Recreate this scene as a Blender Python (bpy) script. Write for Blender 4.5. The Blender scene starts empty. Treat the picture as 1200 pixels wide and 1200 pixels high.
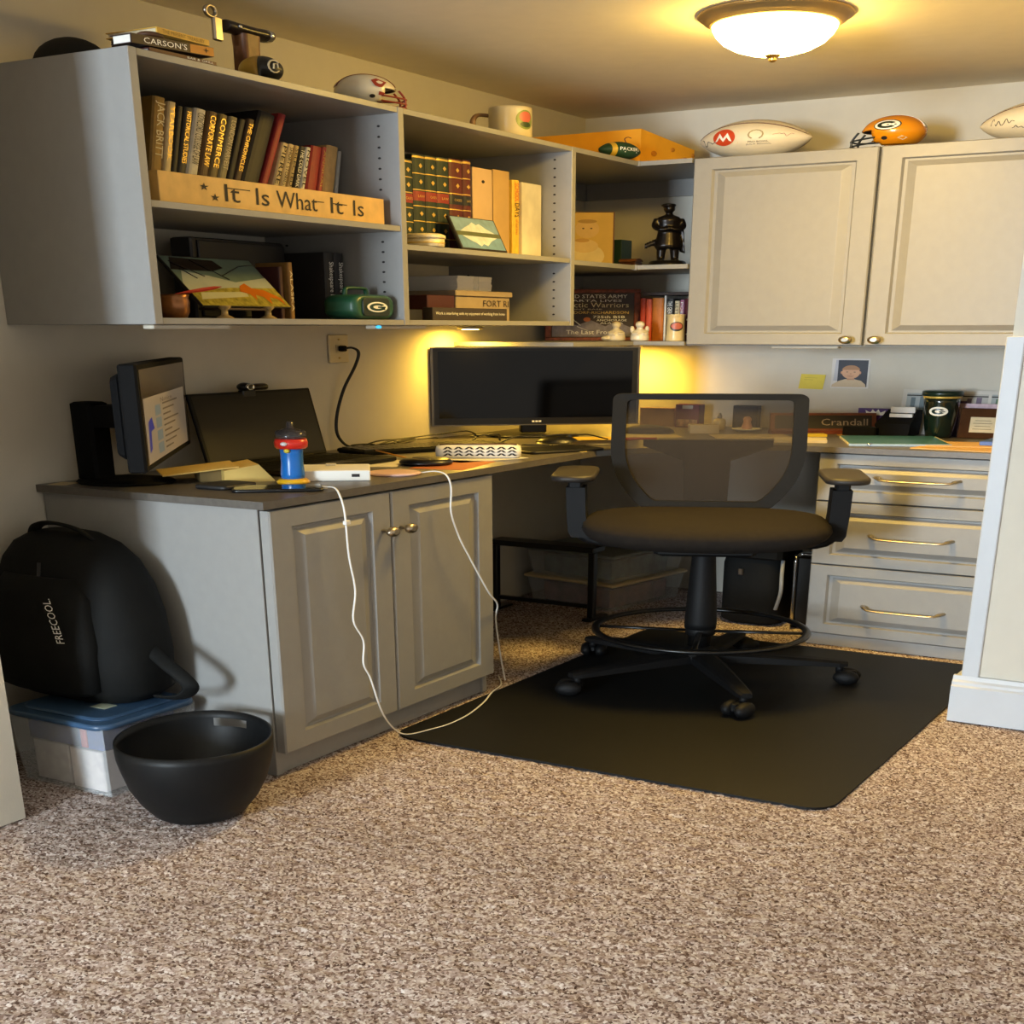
import bpy, bmesh, math, random
import numpy as np
from mathutils import Vector, Matrix
random.seed(4)
sc = bpy.context.scene
COL = sc.collection

# ---------------------------------------------------------------- camera, world, lights, exposure
# The photograph is a tall frame shown as a square one, so the place it shows is wide and squat:
# all dimensions below are in metres of the room, W() gives them their proportions in the scene.
SX, SY, SZ = 1.4188, 1.4092, 0.75
def W(p): return Vector((p[0]*SX, p[1]*SY, p[2]*SZ))
cam_d = bpy.data.cameras.new('camera'); cam = bpy.data.objects.new('camera', cam_d); COL.objects.link(cam)
cam_d.sensor_fit = 'HORIZONTAL'; cam_d.sensor_width = 36; cam_d.lens = 36*1546.303/1200
cam_d.shift_x = -0.008421; cam_d.shift_y = 0.381143; cam_d.clip_start = .02
_r = Vector((0.86016131, 0.51002107, -0.00101387)); _d = Vector((0.20225425, -0.34292963, -0.91732899)); _f = Vector((-0.4682048, 0.78884585, -0.39812873))
_m = Matrix((_r, -_d, -_f)).transposed().to_4x4(); _m.translation = W((2.056, -3.859, 1.3972))
cam.matrix_world = _m
sc.camera = cam
vs = sc.view_settings; vs.view_transform = 'Standard'; vs.look = 'None'; vs.exposure = 0.15; vs.gamma = 1; vs.use_curve_mapping = False
try: sc.cycles.use_denoising = True; sc.cycles.max_bounces = 8; sc.cycles.transparent_max_bounces = 12
except Exception: pass
wd = bpy.data.worlds.new('world'); sc.world = wd; wd.use_nodes = True
bg = wd.node_tree.nodes['Background']; bg.inputs[0].default_value = (1, .94, .84, 1); bg.inputs[1].default_value = 0.82
def area_light(name, loc, target, sx, sy, energy, col):
    l = bpy.data.lights.new(name, 'AREA'); l.shape = 'RECTANGLE'; l.size = sx; l.size_y = sy; l.energy = energy; l.color = col
    o = bpy.data.objects.new(name, l); COL.objects.link(o); a = W(loc); o.location = a
    o.rotation_euler = (W(target)-a).to_track_quat('-Z', 'Y').to_euler(); return o
area_light('window_daylight', (0.72, -6.6, 1.45), (0.62, -2.1, 0.95), 1.0, 1.1, 410, (.76, .89, 1))

# ---------------------------------------------------------------- helpers
def lin(c):
    if isinstance(c, str): c = [int(c[i:i+2], 16)/255 for i in (0, 2, 4)]
    return tuple(((v+.055)/1.055)**2.4 if v > .04045 else v/12.92 for v in c)
MATS = {}
def mat(name, col, rough=.5, metal=0, var=.08, vscale=14, bump=0, bscale=200, spec=.5, emit=0, alpha=1, trans=0, coat=0):
    if name in MATS: return MATS[name]
    m = bpy.data.materials.new(name); m.use_nodes = True; nt = m.node_tree; b = nt.nodes['Principled BSDF']
    c = lin(col); b.inputs['Roughness'].default_value = rough; b.inputs['Metallic'].default_value = metal
    b.inputs['Specular IOR Level'].default_value = spec; b.inputs['Coat Weight'].default_value = coat
    tc = nt.nodes.new('ShaderNodeTexCoord')
    n = nt.nodes.new('ShaderNodeTexNoise'); n.inputs['Scale'].default_value = vscale; n.inputs['Detail'].default_value = 4
    nt.links.new(tc.outputs['Object'], n.inputs['Vector'])
    r = nt.nodes.new('ShaderNodeValToRGB'); r.color_ramp.elements[0].position = .3; r.color_ramp.elements[1].position = .7
    r.color_ramp.elements[0].color = (*[v*(1-var) for v in c], 1); r.color_ramp.elements[1].color = (*[min(1, v*(1+var)) for v in c], 1)
    nt.links.new(n.outputs['Fac'], r.inputs['Fac']); nt.links.new(r.outputs['Color'], b.inputs['Base Color'])
    if bump:
        n2 = nt.nodes.new('ShaderNodeTexNoise'); n2.inputs['Scale'].default_value = bscale; n2.inputs['Detail'].default_value = 3
        nt.links.new(tc.outputs['Object'], n2.inputs['Vector'])
        bp = nt.nodes.new('ShaderNodeBump'); bp.inputs['Strength'].default_value = bump; bp.inputs['Distance'].default_value = .004
        nt.links.new(n2.outputs['Fac'], bp.inputs['Height']); nt.links.new(bp.outputs['Normal'], b.inputs['Normal'])
    if emit:
        b.inputs['Emission Color'].default_value = (*c, 1); b.inputs['Emission Strength'].default_value = emit
    if trans: b.inputs['Transmission Weight'].default_value = trans
    if alpha < 1: b.inputs['Alpha'].default_value = alpha
    MATS[name] = m; return m
def hx(col, rough=.5, **k): return mat('paint_%s_%d_%d' % (col, rough*100, k.get('metal', 0)*10), col, rough, **k)

def fr(o, ex, ey, ez=None):
    ex, ey = Vector(ex).normalized(), Vector(ey).normalized()
    ez = ex.cross(ey) if ez is None else Vector(ez).normalized()
    m = Matrix((ex, ey, ez)).transposed().to_4x4(); m.translation = Vector(o); return m
def rz(o, deg): m = Matrix.Rotation(math.radians(deg), 4, 'Z'); m.translation = Vector(o); return m
def LW(x, y, z): return fr((x, y, z), (0, 1, 0), (0, 0, 1))      # a sheet facing away from the left wall
def BW(x, y, z): return fr((x, y, z), (1, 0, 0), (0, 0, 1))      # a sheet facing away from the back wall
I4 = Matrix.Identity(4)
HEAD = Vector((-.5129, .8584, 0)); RT = Vector((.8584, .5129, 0))

_txt = {}
def text2d(s):
    if s not in _txt:
        c = bpy.data.curves.new('t', 'FONT'); c.body = s; c.resolution_u = 2
        o = bpy.data.objects.new('t', c); me = bpy.data.meshes.new_from_object(o)
        v = [(q.co.x, q.co.y) for q in me.vertices]; f = [tuple(p.vertices) for p in me.polygons]
        bpy.data.objects.remove(o); bpy.data.curves.remove(c); bpy.data.meshes.remove(me)
        xs = [a for a, b in v]; ys = [b for a, b in v]
        x0, x1, y0, y1 = min(xs), max(xs), min(ys), max(ys)
        _txt[s] = ([((a-x0)/(x1-x0), (b-y0)/(y1-y0)) for a, b in v], f)
    return _txt[s]
def rrect(w, h, r, n=4):
    r = min(r, w/2-1e-5, h/2-1e-5); P = []
    for cx, cy, a0 in ((w/2-r, h/2-r, 0), (-w/2+r, h/2-r, 90), (-w/2+r, -h/2+r, 180), (w/2-r, -h/2+r, 270)):
        for i in range(n+1):
            a = math.radians(a0+90*i/n); P.append((cx+r*math.cos(a), cy+r*math.sin(a)))
    return P
def circ(r, n=24, ry=None): return [(r*math.cos(2*math.pi*i/n), (ry or r)*math.sin(2*math.pi*i/n)) for i in range(n)]
def smooth_path(P, k=6):
    P = [Vector(p) for p in P]; Q = []
    for i in range(len(P)-1):
        a, b, c, d = P[max(i-1, 0)], P[i], P[i+1], P[min(i+2, len(P)-1)]
        for j in range(k):
            t = j/k; Q.append(.5*((2*b)+(c-a)*t+(2*a-5*b+4*c-d)*t*t+(3*b-a-3*c+d)*t**3))
    return Q+[P[-1]]
class G:
    def __init__(s): s.v = []; s.f = []; s.sm = []
    def add(s, vs, fs, M=I4, smooth=False):
        n = len(s.v); s.v += [M @ Vector(v) for v in vs]; s.f += [tuple(i+n for i in f) for f in fs]; s.sm += [smooth]*len(fs); return s
    def loft(s, rings, M=I4, smooth=False, cap0=True, cap1=True):
        n = len(rings[0]); vs = [p for r in rings for p in r]; fs = []
        for k in range(len(rings)-1):
            for i in range(n):
                j = (i+1) % n; fs.append((k*n+i, k*n+j, (k+1)*n+j, (k+1)*n+i))
        s.add(vs, fs, M, smooth); b = len(s.v)-len(vs)
        if cap0: s.f.append(tuple(b+i for i in reversed(range(n)))); s.sm.append(False)
        if cap1: s.f.append(tuple(b+(len(rings)-1)*n+i for i in range(n))); s.sm.append(False)
        return s
    def box(s, x0, x1, y0, y1, z0, z1, M=I4, b=0):
        if b <= 0:
            vs = [(x, y, z) for z in (z0, z1) for x, y in ((x0, y0), (x1, y0), (x1, y1), (x0, y1))]
            return s.add(vs, [(3, 2, 1, 0), (4, 5, 6, 7), (0, 1, 5, 4), (1, 2, 6, 5), (2, 3, 7, 6), (3, 0, 4, 7)], M)
        def ring(z, i):
            a0, a1, c0, c1 = x0+i, x1-i, y0+i, y1-i; q = b
            return [(a0+q, c0, z), (a1-q, c0, z), (a1, c0+q, z), (a1, c1-q, z), (a1-q, c1, z), (a0+q, c1, z), (a0, c1-q, z), (a0, c0+q, z)]
        return s.loft([ring(z0, b*.9), ring(z0+b, 0), ring(z1-b, 0), ring(z1, b*.9)], M)
    def prism(s, poly, z0, z1, M=I4, smooth=False): return s.loft([[(x, y, z0) for x, y in poly], [(x, y, z1) for x, y in poly]], M, smooth)
    def slab(s, poly, z0, z1, b, M=I4):      # prism with softened rims (poly about its centre)
        cx = sum(p[0] for p in poly)/len(poly); cy = sum(p[1] for p in poly)/len(poly)
        def sh(d):
            o = []
            for x, y in poly:
                l = math.hypot(x-cx, y-cy) or 1; o.append((x-(x-cx)/l*d, y-(y-cy)/l*d))
            return o
        R = [[(x, y, z) for x, y in sh(d)] for z, d in ((z0, b), (z0+b*.3, b*.3), (z0+b, 0), (z1-b, 0), (z1-b*.3, b*.3), (z1, b))]
        return s.loft(R, M, True)
    def lathe(s, prof, M=I4, n=28, cap0=True, cap1=True, smooth=True, ky=1):
        return s.loft([[(x, y*ky, z) for x, y in circ(max(r, 1e-5), n)] for r, z in prof], M, smooth, cap0, cap1)
    def ell(s, rx, ry, rzz, M=I4, n=20, m=12, z0=-1, z1=1):
        R = []
        for k in range(m+1):
            z = math.sin(math.radians(-90+180*k/m)); z = max(z0, min(z1, z)); c = math.sqrt(max(1-z*z, 1e-8))
            R.append([(x*rx*c, y*ry*c, z*rzz) for x, y in circ(1, n)])
        return s.loft(R, M, True)
    def tube(s, P, r, n=8, M=I4, sm=0, closed=False, flat=1):
        P = smooth_path(P, sm) if sm else [Vector(p) for p in P]
        R = []; up = None; N = len(P)
        for i, p in enumerate(P):
            if closed: t = (P[(i+1) % N]-P[i-1]).normalized()
            else: t = (P[min(i+1, N-1)]-P[max(i-1, 0)]).normalized()
            if up is None: up = t.orthogonal().normalized()
            up = (up-t*up.dot(t)).normalized(); w = t.cross(up); rr = r(i/(N-1)) if callable(r) else r
            R.append([tuple(p+up*x*rr+w*y*rr*flat) for x, y in circ(1, n)])
        if closed: R.append(R[0])
        return s.loft(R, M, True, not closed, not closed)
    def txt(s, t, M, x, y, w, h, z=.0006):      # lettering fitted to a w by h rectangle of the local xy plane
        v, f = text2d(t); return s.add([(x+a*w, y+b*h, z) for a, b in v], f, M)
    def poly(s, P, M, z=.0006): return s.add([(x, y, z) for x, y in P], [tuple(range(len(P)))], M)
    def rect(s, x0, x1, y0, y1, M, z=.0006): return s.poly([(x0, y0), (x1, y0), (x1, y1), (x0, y1)], M, z)
    def bounds(s):
        a = np.array([tuple(v) for v in s.v]); return a.min(0), a.max(0)
ORG = {}
def mk(name, g, m, org):
    me = bpy.data.meshes.new(name)
    o3 = W(org); me.from_pydata([W(v)-o3 for v in g.v], [], g.f); me.polygons.foreach_set('use_smooth', g.sm)
    bm = bmesh.new(); bm.from_mesh(me); bmesh.ops.recalc_face_normals(bm, faces=bm.faces[:]); bm.to_mesh(me); bm.free()
    if m: me.materials.append(m)
    o = bpy.data.objects.new(name, me); COL.objects.link(o); ORG[o] = tuple(org); return o
def tagit(o, label, cat, group=None, kind=None):
    if label: o['label'] = label
    if cat: o['category'] = cat
    if group: o['group'] = group
    if kind: o['kind'] = kind
    return o
def T(name, label, cat, org, group=None, kind=None):
    o = bpy.data.objects.new(name, None); COL.objects.link(o); o.location = W(org); o.empty_display_size = .05; ORG[o] = tuple(org)
    return tagit(o, label, cat, group, kind)
def A(name, g, m, parent, label=None, kind=None):
    o = mk(name, g, m, ORG[parent]); o.parent = parent
    return tagit(o, label, None, None, kind)
def S(name, g, m, label, cat=None, group=None, kind=None, org=None):
    a, b = g.bounds(); org = org or ((a[0]+b[0])/2, (a[1]+b[1])/2, a[2])
    o = mk(name, g, m, org); o.location = W(org); return tagit(o, label, cat, group, kind)

# ---------------------------------------------------------------- materials of the room
M_wall = mat('wall_paint', 'cfcabd', .85, var=.02, bump=.06, bscale=160)
M_ceil = mat('ceiling_paint', 'f0e6cf', .9, var=.02, bump=.12, bscale=110)
M_white = mat('white_trim_paint', 'c4c8cd', .45, var=.02)
M_cab = mat('grey_cabinet_laminate', '8e8d8a', .42, var=.03, vscale=30, bump=.03, bscale=300)
M_top = mat('charcoal_counter_laminate', '5b5650', .38, var=.12, vscale=60)
M_black = mat('black_plastic', '0a0a0b', .75, spec=.12, var=.15)
M_satin = mat('black_satin', '09090a', .35, var=.1)
M_glossblack = mat('black_gloss_screen', '050506', .1, var=.05, spec=.22)
M_dark = mat('dark_grey_plastic', '202124', .6, var=.1)  # even dark grey of the zip seam, puck top and mouse wheels
M_nickel = mat('brushed_nickel', 'b5ab9a', .28, 1, var=.1)
M_brass = mat('satin_brass', 'c8a86a', .3, 1, var=.1)
M_chrome = mat('chrome', 'd8dadd', .15, 1, var=.03)
M_paper = mat('white_paper', 'e8e4da', .8, var=.03)
M_cream = mat('cream_pages', 'd9cca8', .85, var=.1, vscale=90)
M_ink = mat('dark_ink', '1c1614', .7, var=.1)
M_gold = mat('gold_print', 'd9b558', .4, .4, var=.1)
M_wlet = mat('white_print', 'f0eee6', .6, var=.02)
M_wood = mat('brown_wood', '6a4020', .45, var=.3, vscale=40)
M_dwood = mat('dark_brown_wood', '3a2014', .4, var=.25, vscale=40)
M_lwood = mat('pale_pine_wood', 'd2a861', .5, var=.12, vscale=25)
M_cable = mat('black_cable', '101010', .5, var=.1)
M_wcable = mat('white_cable', 'e4e2dc', .45, var=.03)
def carpet_mat():
    m = bpy.data.materials.new('speckled_carpet'); m.use_nodes = True; nt = m.node_tree; b = nt.nodes['Principled BSDF']
    tc = nt.nodes.new('ShaderNodeTexCoord'); v = nt.nodes.new('ShaderNodeTexVoronoi'); v.inputs['Scale'].default_value = 210
    n = nt.nodes.new('ShaderNodeTexNoise'); n.inputs['Scale'].default_value = 3; n.inputs['Detail'].default_value = 3
    nt.links.new(tc.outputs['Object'], v.inputs['Vector']); nt.links.new(tc.outputs['Object'], n.inputs['Vector'])
    sp = nt.nodes.new('ShaderNodeSeparateColor'); nt.links.new(v.outputs['Color'], sp.inputs[0])
    r = nt.nodes.new('ShaderNodeValToRGB'); E = r.color_ramp.elements
    E[0].position = 0; E[0].color = (*lin('58433b'), 1); E[1].position = 1; E[1].color = (*lin('f3ebe8'), 1)
    for p, c in ((.22, '90796f'), (.5, 'bda9a1'), (.75, 'd9cac4')): e = E.new(p); e.color = (*lin(c), 1)
    nt.links.new(sp.outputs[0], r.inputs['Fac'])
    mx = nt.nodes.new('ShaderNodeMixRGB'); mx.blend_type = 'MULTIPLY'; mx.inputs[0].default_value = .35
    nt.links.new(r.outputs['Color'], mx.inputs[1]); nt.links.new(n.outputs['Fac'], mx.inputs[2]); nt.links.new(mx.outputs[0], b.inputs['Base Color'])
    b.inputs['Roughness'].default_value = 1; b.inputs['Specular IOR Level'].default_value = .1
    return m
M_carpet = carpet_mat()
# ---------------------------------------------------------------- the room
H = 2.44
fl = S('floor', G().box(-.1, 5, -9, .1, -.06, -.006), M_carpet, 'speckled beige and brown cut pile carpet', kind='structure', org=(0, 0, 0))
def pile():
    x0, x1, y0, y1, c = 0, 2.55, -3.35, 0, .0068
    nx, ny = int((x1-x0)/c), int((y1-y0)/c); rg = np.random.default_rng(3)
    X, Y = np.meshgrid(np.linspace(x0, x1, nx), np.linspace(y0, y1, ny))
    X = X+rg.uniform(-.35, .35, X.shape)*c; Y = Y+rg.uniform(-.35, .35, X.shape)*c; Z = rg.uniform(-.0075, 0, X.shape)
    co = np.stack([X*SX, Y*SY, Z*SZ], -1).reshape(-1, 3)
    a = (np.arange(ny-1)[:, None]*nx+np.arange(nx-1)[None]).ravel(); F = np.stack([a, a+1, a+nx+1, a+nx], -1)
    me = bpy.data.meshes.new('carpet_pile'); me.vertices.add(len(co)); me.vertices.foreach_set('co', co.ravel())
    me.loops.add(F.size); me.loops.foreach_set('vertex_index', F.ravel()); me.polygons.add(len(F))
    me.polygons.foreach_set('loop_start', np.arange(0, F.size, 4)); me.update(); me.validate()
    me.polygons.foreach_set('use_smooth', [True]*len(F)); me.materials.append(M_carpet)
    o = bpy.data.objects.new('carpet_pile', me); COL.objects.link(o); o.parent = fl; o['kind'] = 'stuff'
pile()
S('ceiling', G().box(-.1, 5, -9, .1, H, H+.06), M_ceil, 'flat painted ceiling of the alcove', kind='structure')
S('wall_left', G().box(-.1, 0, -2.5, 0, 0, H), M_wall, 'greige wall behind the open shelves and counter', kind='structure')
S('wall_back', G().box(-.1, 1.6, 0, .1, 0, H), M_wall, 'greige back wall of the alcove', kind='structure')
S('wall_right', G().box(1.486, 1.6, -1.0, 0, 0, H), M_wall, 'right side wall of the alcove', kind='structure')
S('wall_front_right', G().box(1.486, 5, -1.1, -1.0, 0, H), M_wall, 'greige wall beside the alcove opening', kind='structure')
S('wall_front_left', G().box(-.1, .305, -9, -2.5, 0, H), M_wall, 'pale wall end at the alcove opening', kind='structure')
S('trim_1', G().box(1.477, 1.511, -1.109, -1.0, .165, 1.374, b=.002), M_white, 'white corner board on the wall end', kind='structure')
bbp = lambda x: [(x, 0, 0), (x, -.021, 0), (x, -.021, .135), (x, -.017, .142), (x, -.0165, .152), (x, -.012, .16), (x, -.010, .175), (x, 0, .175)]
S('baseboard_right', G().loft([[(1.462, y*1-1.1, z) for _, y, z in bbp(0)], [(5, y-1.1, z) for _, y, z in bbp(0)]]).box(1.462, 1.486, -1.1, -1.0, 0, .165), M_white, 'tall white moulded baseboard', kind='structure')

# ---------------------------------------------------------------- cabinets
def door_mesh(M, w, h, t=.02, fw=.056):
    R = []
    for i, z in ((0, -t), (0, -.003), (.003, 0), (fw, 0), (fw+.005, -.008), (fw+.013, -.008), (fw+.034, -.001), (fw+.036, -.0005)):
        R.append([(i, i, z), (w-i, i, z), (w-i, h-i, z), (i, h-i, z)])
    return G().loft(R, M)
def knob(M, parent):      # local z points out of the door
    return A('knob', G().lathe([(.006, 0), (.005, .012), (.007, .015), (.0155, .019), (.0175, .024), (.016, .029), (.008, .032)], M, 20), M_nickel, parent, 'round brushed nickel knob')
def holes(y, x, z0, z1, parent):
    g = G(); z = z0
    while z < z1:
        for xx in (x, .06): g.lathe([(.0036, 0), (.0036, .0008)], fr((xx, y, z), (1, 0, 0), (0, 0, 1)), 8)
        z += .0345
    A('pin_holes', g, M_ink, parent, 'column of small dark shelf pin holes', 'stuff')
tb = .019; u = .355
def unit(label, y0, y1, zs, left):
    t = T('wall_shelf', label, 'shelf', (u/2, (y0+y1)/2, 1.413))
    if left: A('side_panel', G().box(0, u, y0, y0+tb, 1.413, 2.142, b=.0012), M_cab, t)
    p = A('side_panel', G().box(0, u, y1-tb, y1, 1.413, 2.142, b=.0012), M_cab, t)
    a, b = (y0+tb if left else y0), y1-tb
    A('top_board', G().box(0, u-.001, a, b, 2.123, 2.1415, b=.001), M_cab, t)
    A('bottom_board', G().box(0, u-.001, a, b, 1.4135, 1.432, b=.001), M_cab, t)
    A('shelf', G().box(.003, u-.002, a+.0005, b-.0005, zs-tb, zs, b=.001), M_cab, t)
    A('back_rail', G().box(0, .016, a, b, 2.055, 2.123), M_cab, t)
    holes(b-.0002, .308, 1.462, zs-.03, p); holes(b-.0002, .308, zs+.02, 2.10, p)
    return t
unit('grey open two-tier wall shelf with plain side panel at its free end', -2.140, -1.418, 1.755, True)
unit('grey open two-tier wall shelf holding the leather volumes', -1.418, -.711, 1.695, False)
t = T('corner_shelf', 'grey L-shaped corner wall shelf between open shelf and door cabinet', 'shelf', (.25, -.3, 1.324))
LP = [(0, -.7105), (.354, -.7105), (.354, -.371), (.502, -.371), (.502, 0), (0, 0)]
A('top_board', G().prism(LP, 2.123, 2.142), M_cab, t); A('shelf', G().prism(LP, 1.671, 1.69), M_cab, t); A('bottom_board', G().prism(LP, 1.324, 1.342), M_cab, t)
for z in (2.121, 1.668): A('corner_block', G().box(.346, .358, -.375, -.363, z, z+.024, b=.001), M_cab, t)
A('back_rail', G().box(0, .502, -.016, 0, 2.045, 2.123), M_cab, t); A('back_rail', G().box(0, .016, -.71, -.017, 2.045, 2.123), M_cab, t)
t = T('door_cabinet', 'grey wall cabinet with two raised panel doors', 'cabinet', (1.0, -.18, 1.324))
A('body', G().box(.503, 1.484, -.352, -.003, 1.324, 2.142), M_cab, t)
for x0, w, kx in ((.508, .469, .944), (.984, .469, 1.016)):
    d = A('door', door_mesh(BW(x0, -.373, 1.328), w, .811, fw=.05), M_cab, t); knob(fr((kx, -.373, 1.352), (1, 0, 0), (0, 0, 1)), d)
A('filler_strip', G().box(1.456, 1.484, -.37, -.352, 1.328, 2.139), M_cab, t)
t = T('base_cabinet', 'grey base cabinet with two raised panel doors beside the waste bin', 'cabinet', (.27, -1.76, 0))
A('side_panel', G().box(.003, .518, -2.115, -2.096, 0, .881, b=.001), M_cab, t); A('side_panel', G().box(.003, .518, -1.416, -1.397, 0, .881, b=.001), M_cab, t)
A('plinth', G().box(.494, .512, -2.096, -1.416, 0, .09), M_cab, t); A('bottom_board', G().box(.003, .5, -2.096, -1.416, .09, .109), M_cab, t); A('back_panel', G().box(.003, .012, -2.096, -1.416, .109, .881), M_cab, t)
for y0, w, ky in ((-2.112, .344, -1.795), (-1.764, .362, -1.737)):
    d = A('door', door_mesh(LW(.541, y0, .083), w, .791), M_cab, t); knob(fr((.541, ky, .745), (0, 1, 0), (0, 0, 1)), d)
TP = [(0, -2.127), (.543, -2.127), (.549, -.95), (.60, -.84), (.80, -.60), (.87, -.572), (1.485, -.572), (1.485, 0), (0, 0)]
S('countertop', G().prism(TP, .881, .905), M_top, 'charcoal L-shaped counter running along both walls', 'countertop')
t = T('drawer_cabinet', 'grey cabinet of three wide drawers under the counter', 'cabinet', (1.22, -.28, 0))
A('body', G().box(.957, 1.485, -.542, 0, 0, .881), M_cab, t)
for z0, z1, hz in ((.668, .877, .776), (.381, .664, .519), (.056, .377, .196)):
    d = A('drawer', door_mesh(BW(.960, -.563, z0), .522, z1-z0, .021, .045), M_cab, t)
    g = G().tube([(1.103, -.563, hz+.006), (1.112, -.582, hz+.004), (1.128, -.592, hz-.003), (1.20, -.594, hz-.004), (1.276, -.592, hz-.003), (1.292, -.582, hz+.004), (1.301, -.563, hz+.006)], lambda q: .0042+.0028*(q < .17 or q > .83), 8, sm=5)
    A('handle', g, M_nickel, d, 'curved bar handle')
A('plinth', G().box(.962, 1.484, -.558, -.542, 0, .053), M_cab, t)
for lab, g in (('slim off-white strip light under the shelf end', G().box(.285, .31, -2.10, -1.91, 1.4, 1.413, b=.002)),
               ('slim strip light with blue indicator under shelf joint', G().box(.285, .31, -1.478, -1.293, 1.4, 1.413, b=.002)),
               ('slim off-white strip light under the door cabinet', G().box(.721, .90, -.31, -.285, 1.311, 1.324, b=.002))):
    o = T('strip_light', lab, 'light', tuple((g.bounds()[0]+g.bounds()[1])/2), 'slim strip lights under the cabinets')
    A('housing', g, mat('strip_housing', 'cfc7b4', .4), o)
    if 'blue' in lab: A('indicator', G().ell(.006, .006, .006, Matrix.Translation((.315, -1.472, 1.407)), 10, 6), mat('blue_led', '3fb6e8', .3, emit=1.2), o, 'blue indicator light')

# ---------------------------------------------------------------- ceiling lamp and the warm under-shelf lamps
t = T('ceiling_lamp', 'flush ceiling lamp with bronze ring and lit frosted glass bowl', 'lamp', (.955, -1.03, 2.44))
LM = Matrix.Translation((.955, -1.03, 2.44))
A('rim', G().lathe([(.10, 0), (.147, -.001), (.149, -.006), (.146, -.011), (.138, -.014), (.136, -.024), (.129, -.027), (.126, -.034), (.121, -.038), (.10, -.034)], LM, 48, False, False), mat('bronze', 'a88d5c', .4, .6, var=.1), t)
A('bowl', G().lathe([(.120, -.034), (.119, -.045), (.112, -.065), (.098, -.088), (.076, -.107), (.048, -.121), (.018, -.128), (.0, -.129)], LM, 40, False, False), mat('lit_frosted_glass', 'ffd064', .4, emit=104, var=.0), t, 'glowing frosted glass bowl')
A('finial', G().lathe([(.004, -.124), (.017, -.127), (.013, -.133), (.006, -.136), (.009, -.142), (.005, -.149), (0, -.151)], LM, 16), M_brass, t)
def pucklamp(x, y, z, e):
    t = T('puck_lamp', 'small lit warm puck lamp under the %s' % ('corner shelf' if z < 1.35 else 'leather volume shelf'), 'lamp', (x, y, z))
    A('housing', G().lathe([(.032, -.001), (.033, -.006), (.033, -.014), (.028, -.015)], Matrix.Translation((x, y, z)), 20, True, False), M_nickel, t)
    A('lens', G().lathe([(.027, -.0135), (.02, -.0155), (0, -.016)], Matrix.Translation((x, y, z)), 20), mat('warm_lens', 'ffc94a', .4, emit=e, var=0), t)
pucklamp(.085, -.765, 1.413, 380); pucklamp(.22, -.11, 1.324, 380)
# ---------------------------------------------------------------- floor mat and drafting chair
mp = [(x+.989, y-1.205) for x, y in rrect(.896, 1.19, .05, 6)]
S('chair_mat', G().prism(mp, -.003, .005), mat('black_mat', '08090a', .55, spec=.25, var=.25, vscale=5, bump=.05, bscale=500), 'thin black chair mat with rounded corners on the carpet', 'mat')
CX, CY = .88, -1.06
a7 = math.radians(7); CB = HEAD*math.cos(a7)+RT*math.sin(a7); CR = RT*math.cos(a7)-HEAD*math.sin(a7)
CM = fr((CX, CY, 0), CR, CB)
M_chair = mat('chair_black_plastic', '0d0d0e', .6, spec=.22, var=.12, bump=.04)
M_fab = mat('chair_seat_fabric', '1f1a16', .9, spec=.2, var=.15, vscale=60, bump=.25, bscale=420)
t = T('office_chair', 'black drafting chair with mesh back, armrests and foot ring on the mat', 'chair', (CX, CY, .005))
BM = Matrix.Translation((CX, CY, 0))
base = A('base_hub', G().lathe([(.028, .085), (.05, .088), (.052, .12), (.034, .134), (.028, .15)], BM, 24), M_chair, t)
for a in (237.6, 310.6, 24, 95, 167):
    ra = math.radians(a); dx, dy = math.cos(ra), math.sin(ra); LMx = fr((CX, CY, 0), (dx, dy, 0), (-dy, dx, 0))
    g = G(); R = []
    for d, w, z0, z1 in ((.03, .030, .088, .125), (.12, .027, .085, .122), (.24, .021, .080, .110), (.315, .017, .076, .100), (.335, .012, .077, .096)):
        R.append([(d, -w, z0), (d, w, z0), (d, w, z1-.008), (d, w*.6, z1), (d, -w*.6, z1), (d, -w, z1-.008)])
    lg = A('base_leg', g.loft(R, LMx), M_chair, t)
    ca = ra+random.uniform(-1.2, 1.2); WM = fr((CX+dx*.318+.018*math.cos(ca), CY+dy*.318+.018*math.sin(ca), .034), (-math.sin(ca), math.cos(ca), 0), (0, 0, 1))
    c = A('caster', G().lathe([(.009, .05), (.009, .08)], Matrix.Translation((CX+dx*.318, CY+dy*.318, 0)), 10).box(-.006, .006, -.006, .026, -.02, .02, WM, b=.003), M_chair, t)
    for s in (-1, 1):
        A('wheel', G().lathe([(.008, .006), (.024, .007), (.029, .012), (.029, .022), (.020, .030), (.006, .032)], WM @ Matrix.Rotation(math.pi/2*s, 4, 'Y'), 20), M_chair, c)
A('column', G().lathe([(.026, .14), (.026, .205), (.0265, .23)], BM, 20), M_satin, t)
A('column_cover', G().lathe([(.036, .225), (.037, .25), (.034, .34), (.029, .47), (.026, .55), (.026, .58)], BM, 24), M_chair, t)
A('foot_ring', G().tube([(CX+.238*math.cos(k*math.pi/24), CY+.238*math.sin(k*math.pi/24), .218) for k in range(48)], .0095, 10, closed=True), M_satin, t)
g = G().lathe([(.03, .195), (.034, .20), (.034, .232), (.03, .236)], BM, 20)
A('ring_collar', g, M_chair, t)
for k in range(4):
    a = math.radians(20+90*k); A('ring_spoke', G().tube([(CX+.03*math.cos(a), CY+.03*math.sin(a), .212), (CX+.235*math.cos(a), CY+.235*math.sin(a), .216)], .0065, 8), M_satin, t)
def sup(a, b, n=40, e=2.7):
    o = []
    for i in range(n):
        q = 2*math.pi*i/n; c, s = math.cos(q), math.sin(q)
        o.append((a*math.copysign(abs(c)**(2/e), c), b*math.copysign(abs(s)**(2/e), s)))
    return o
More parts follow.
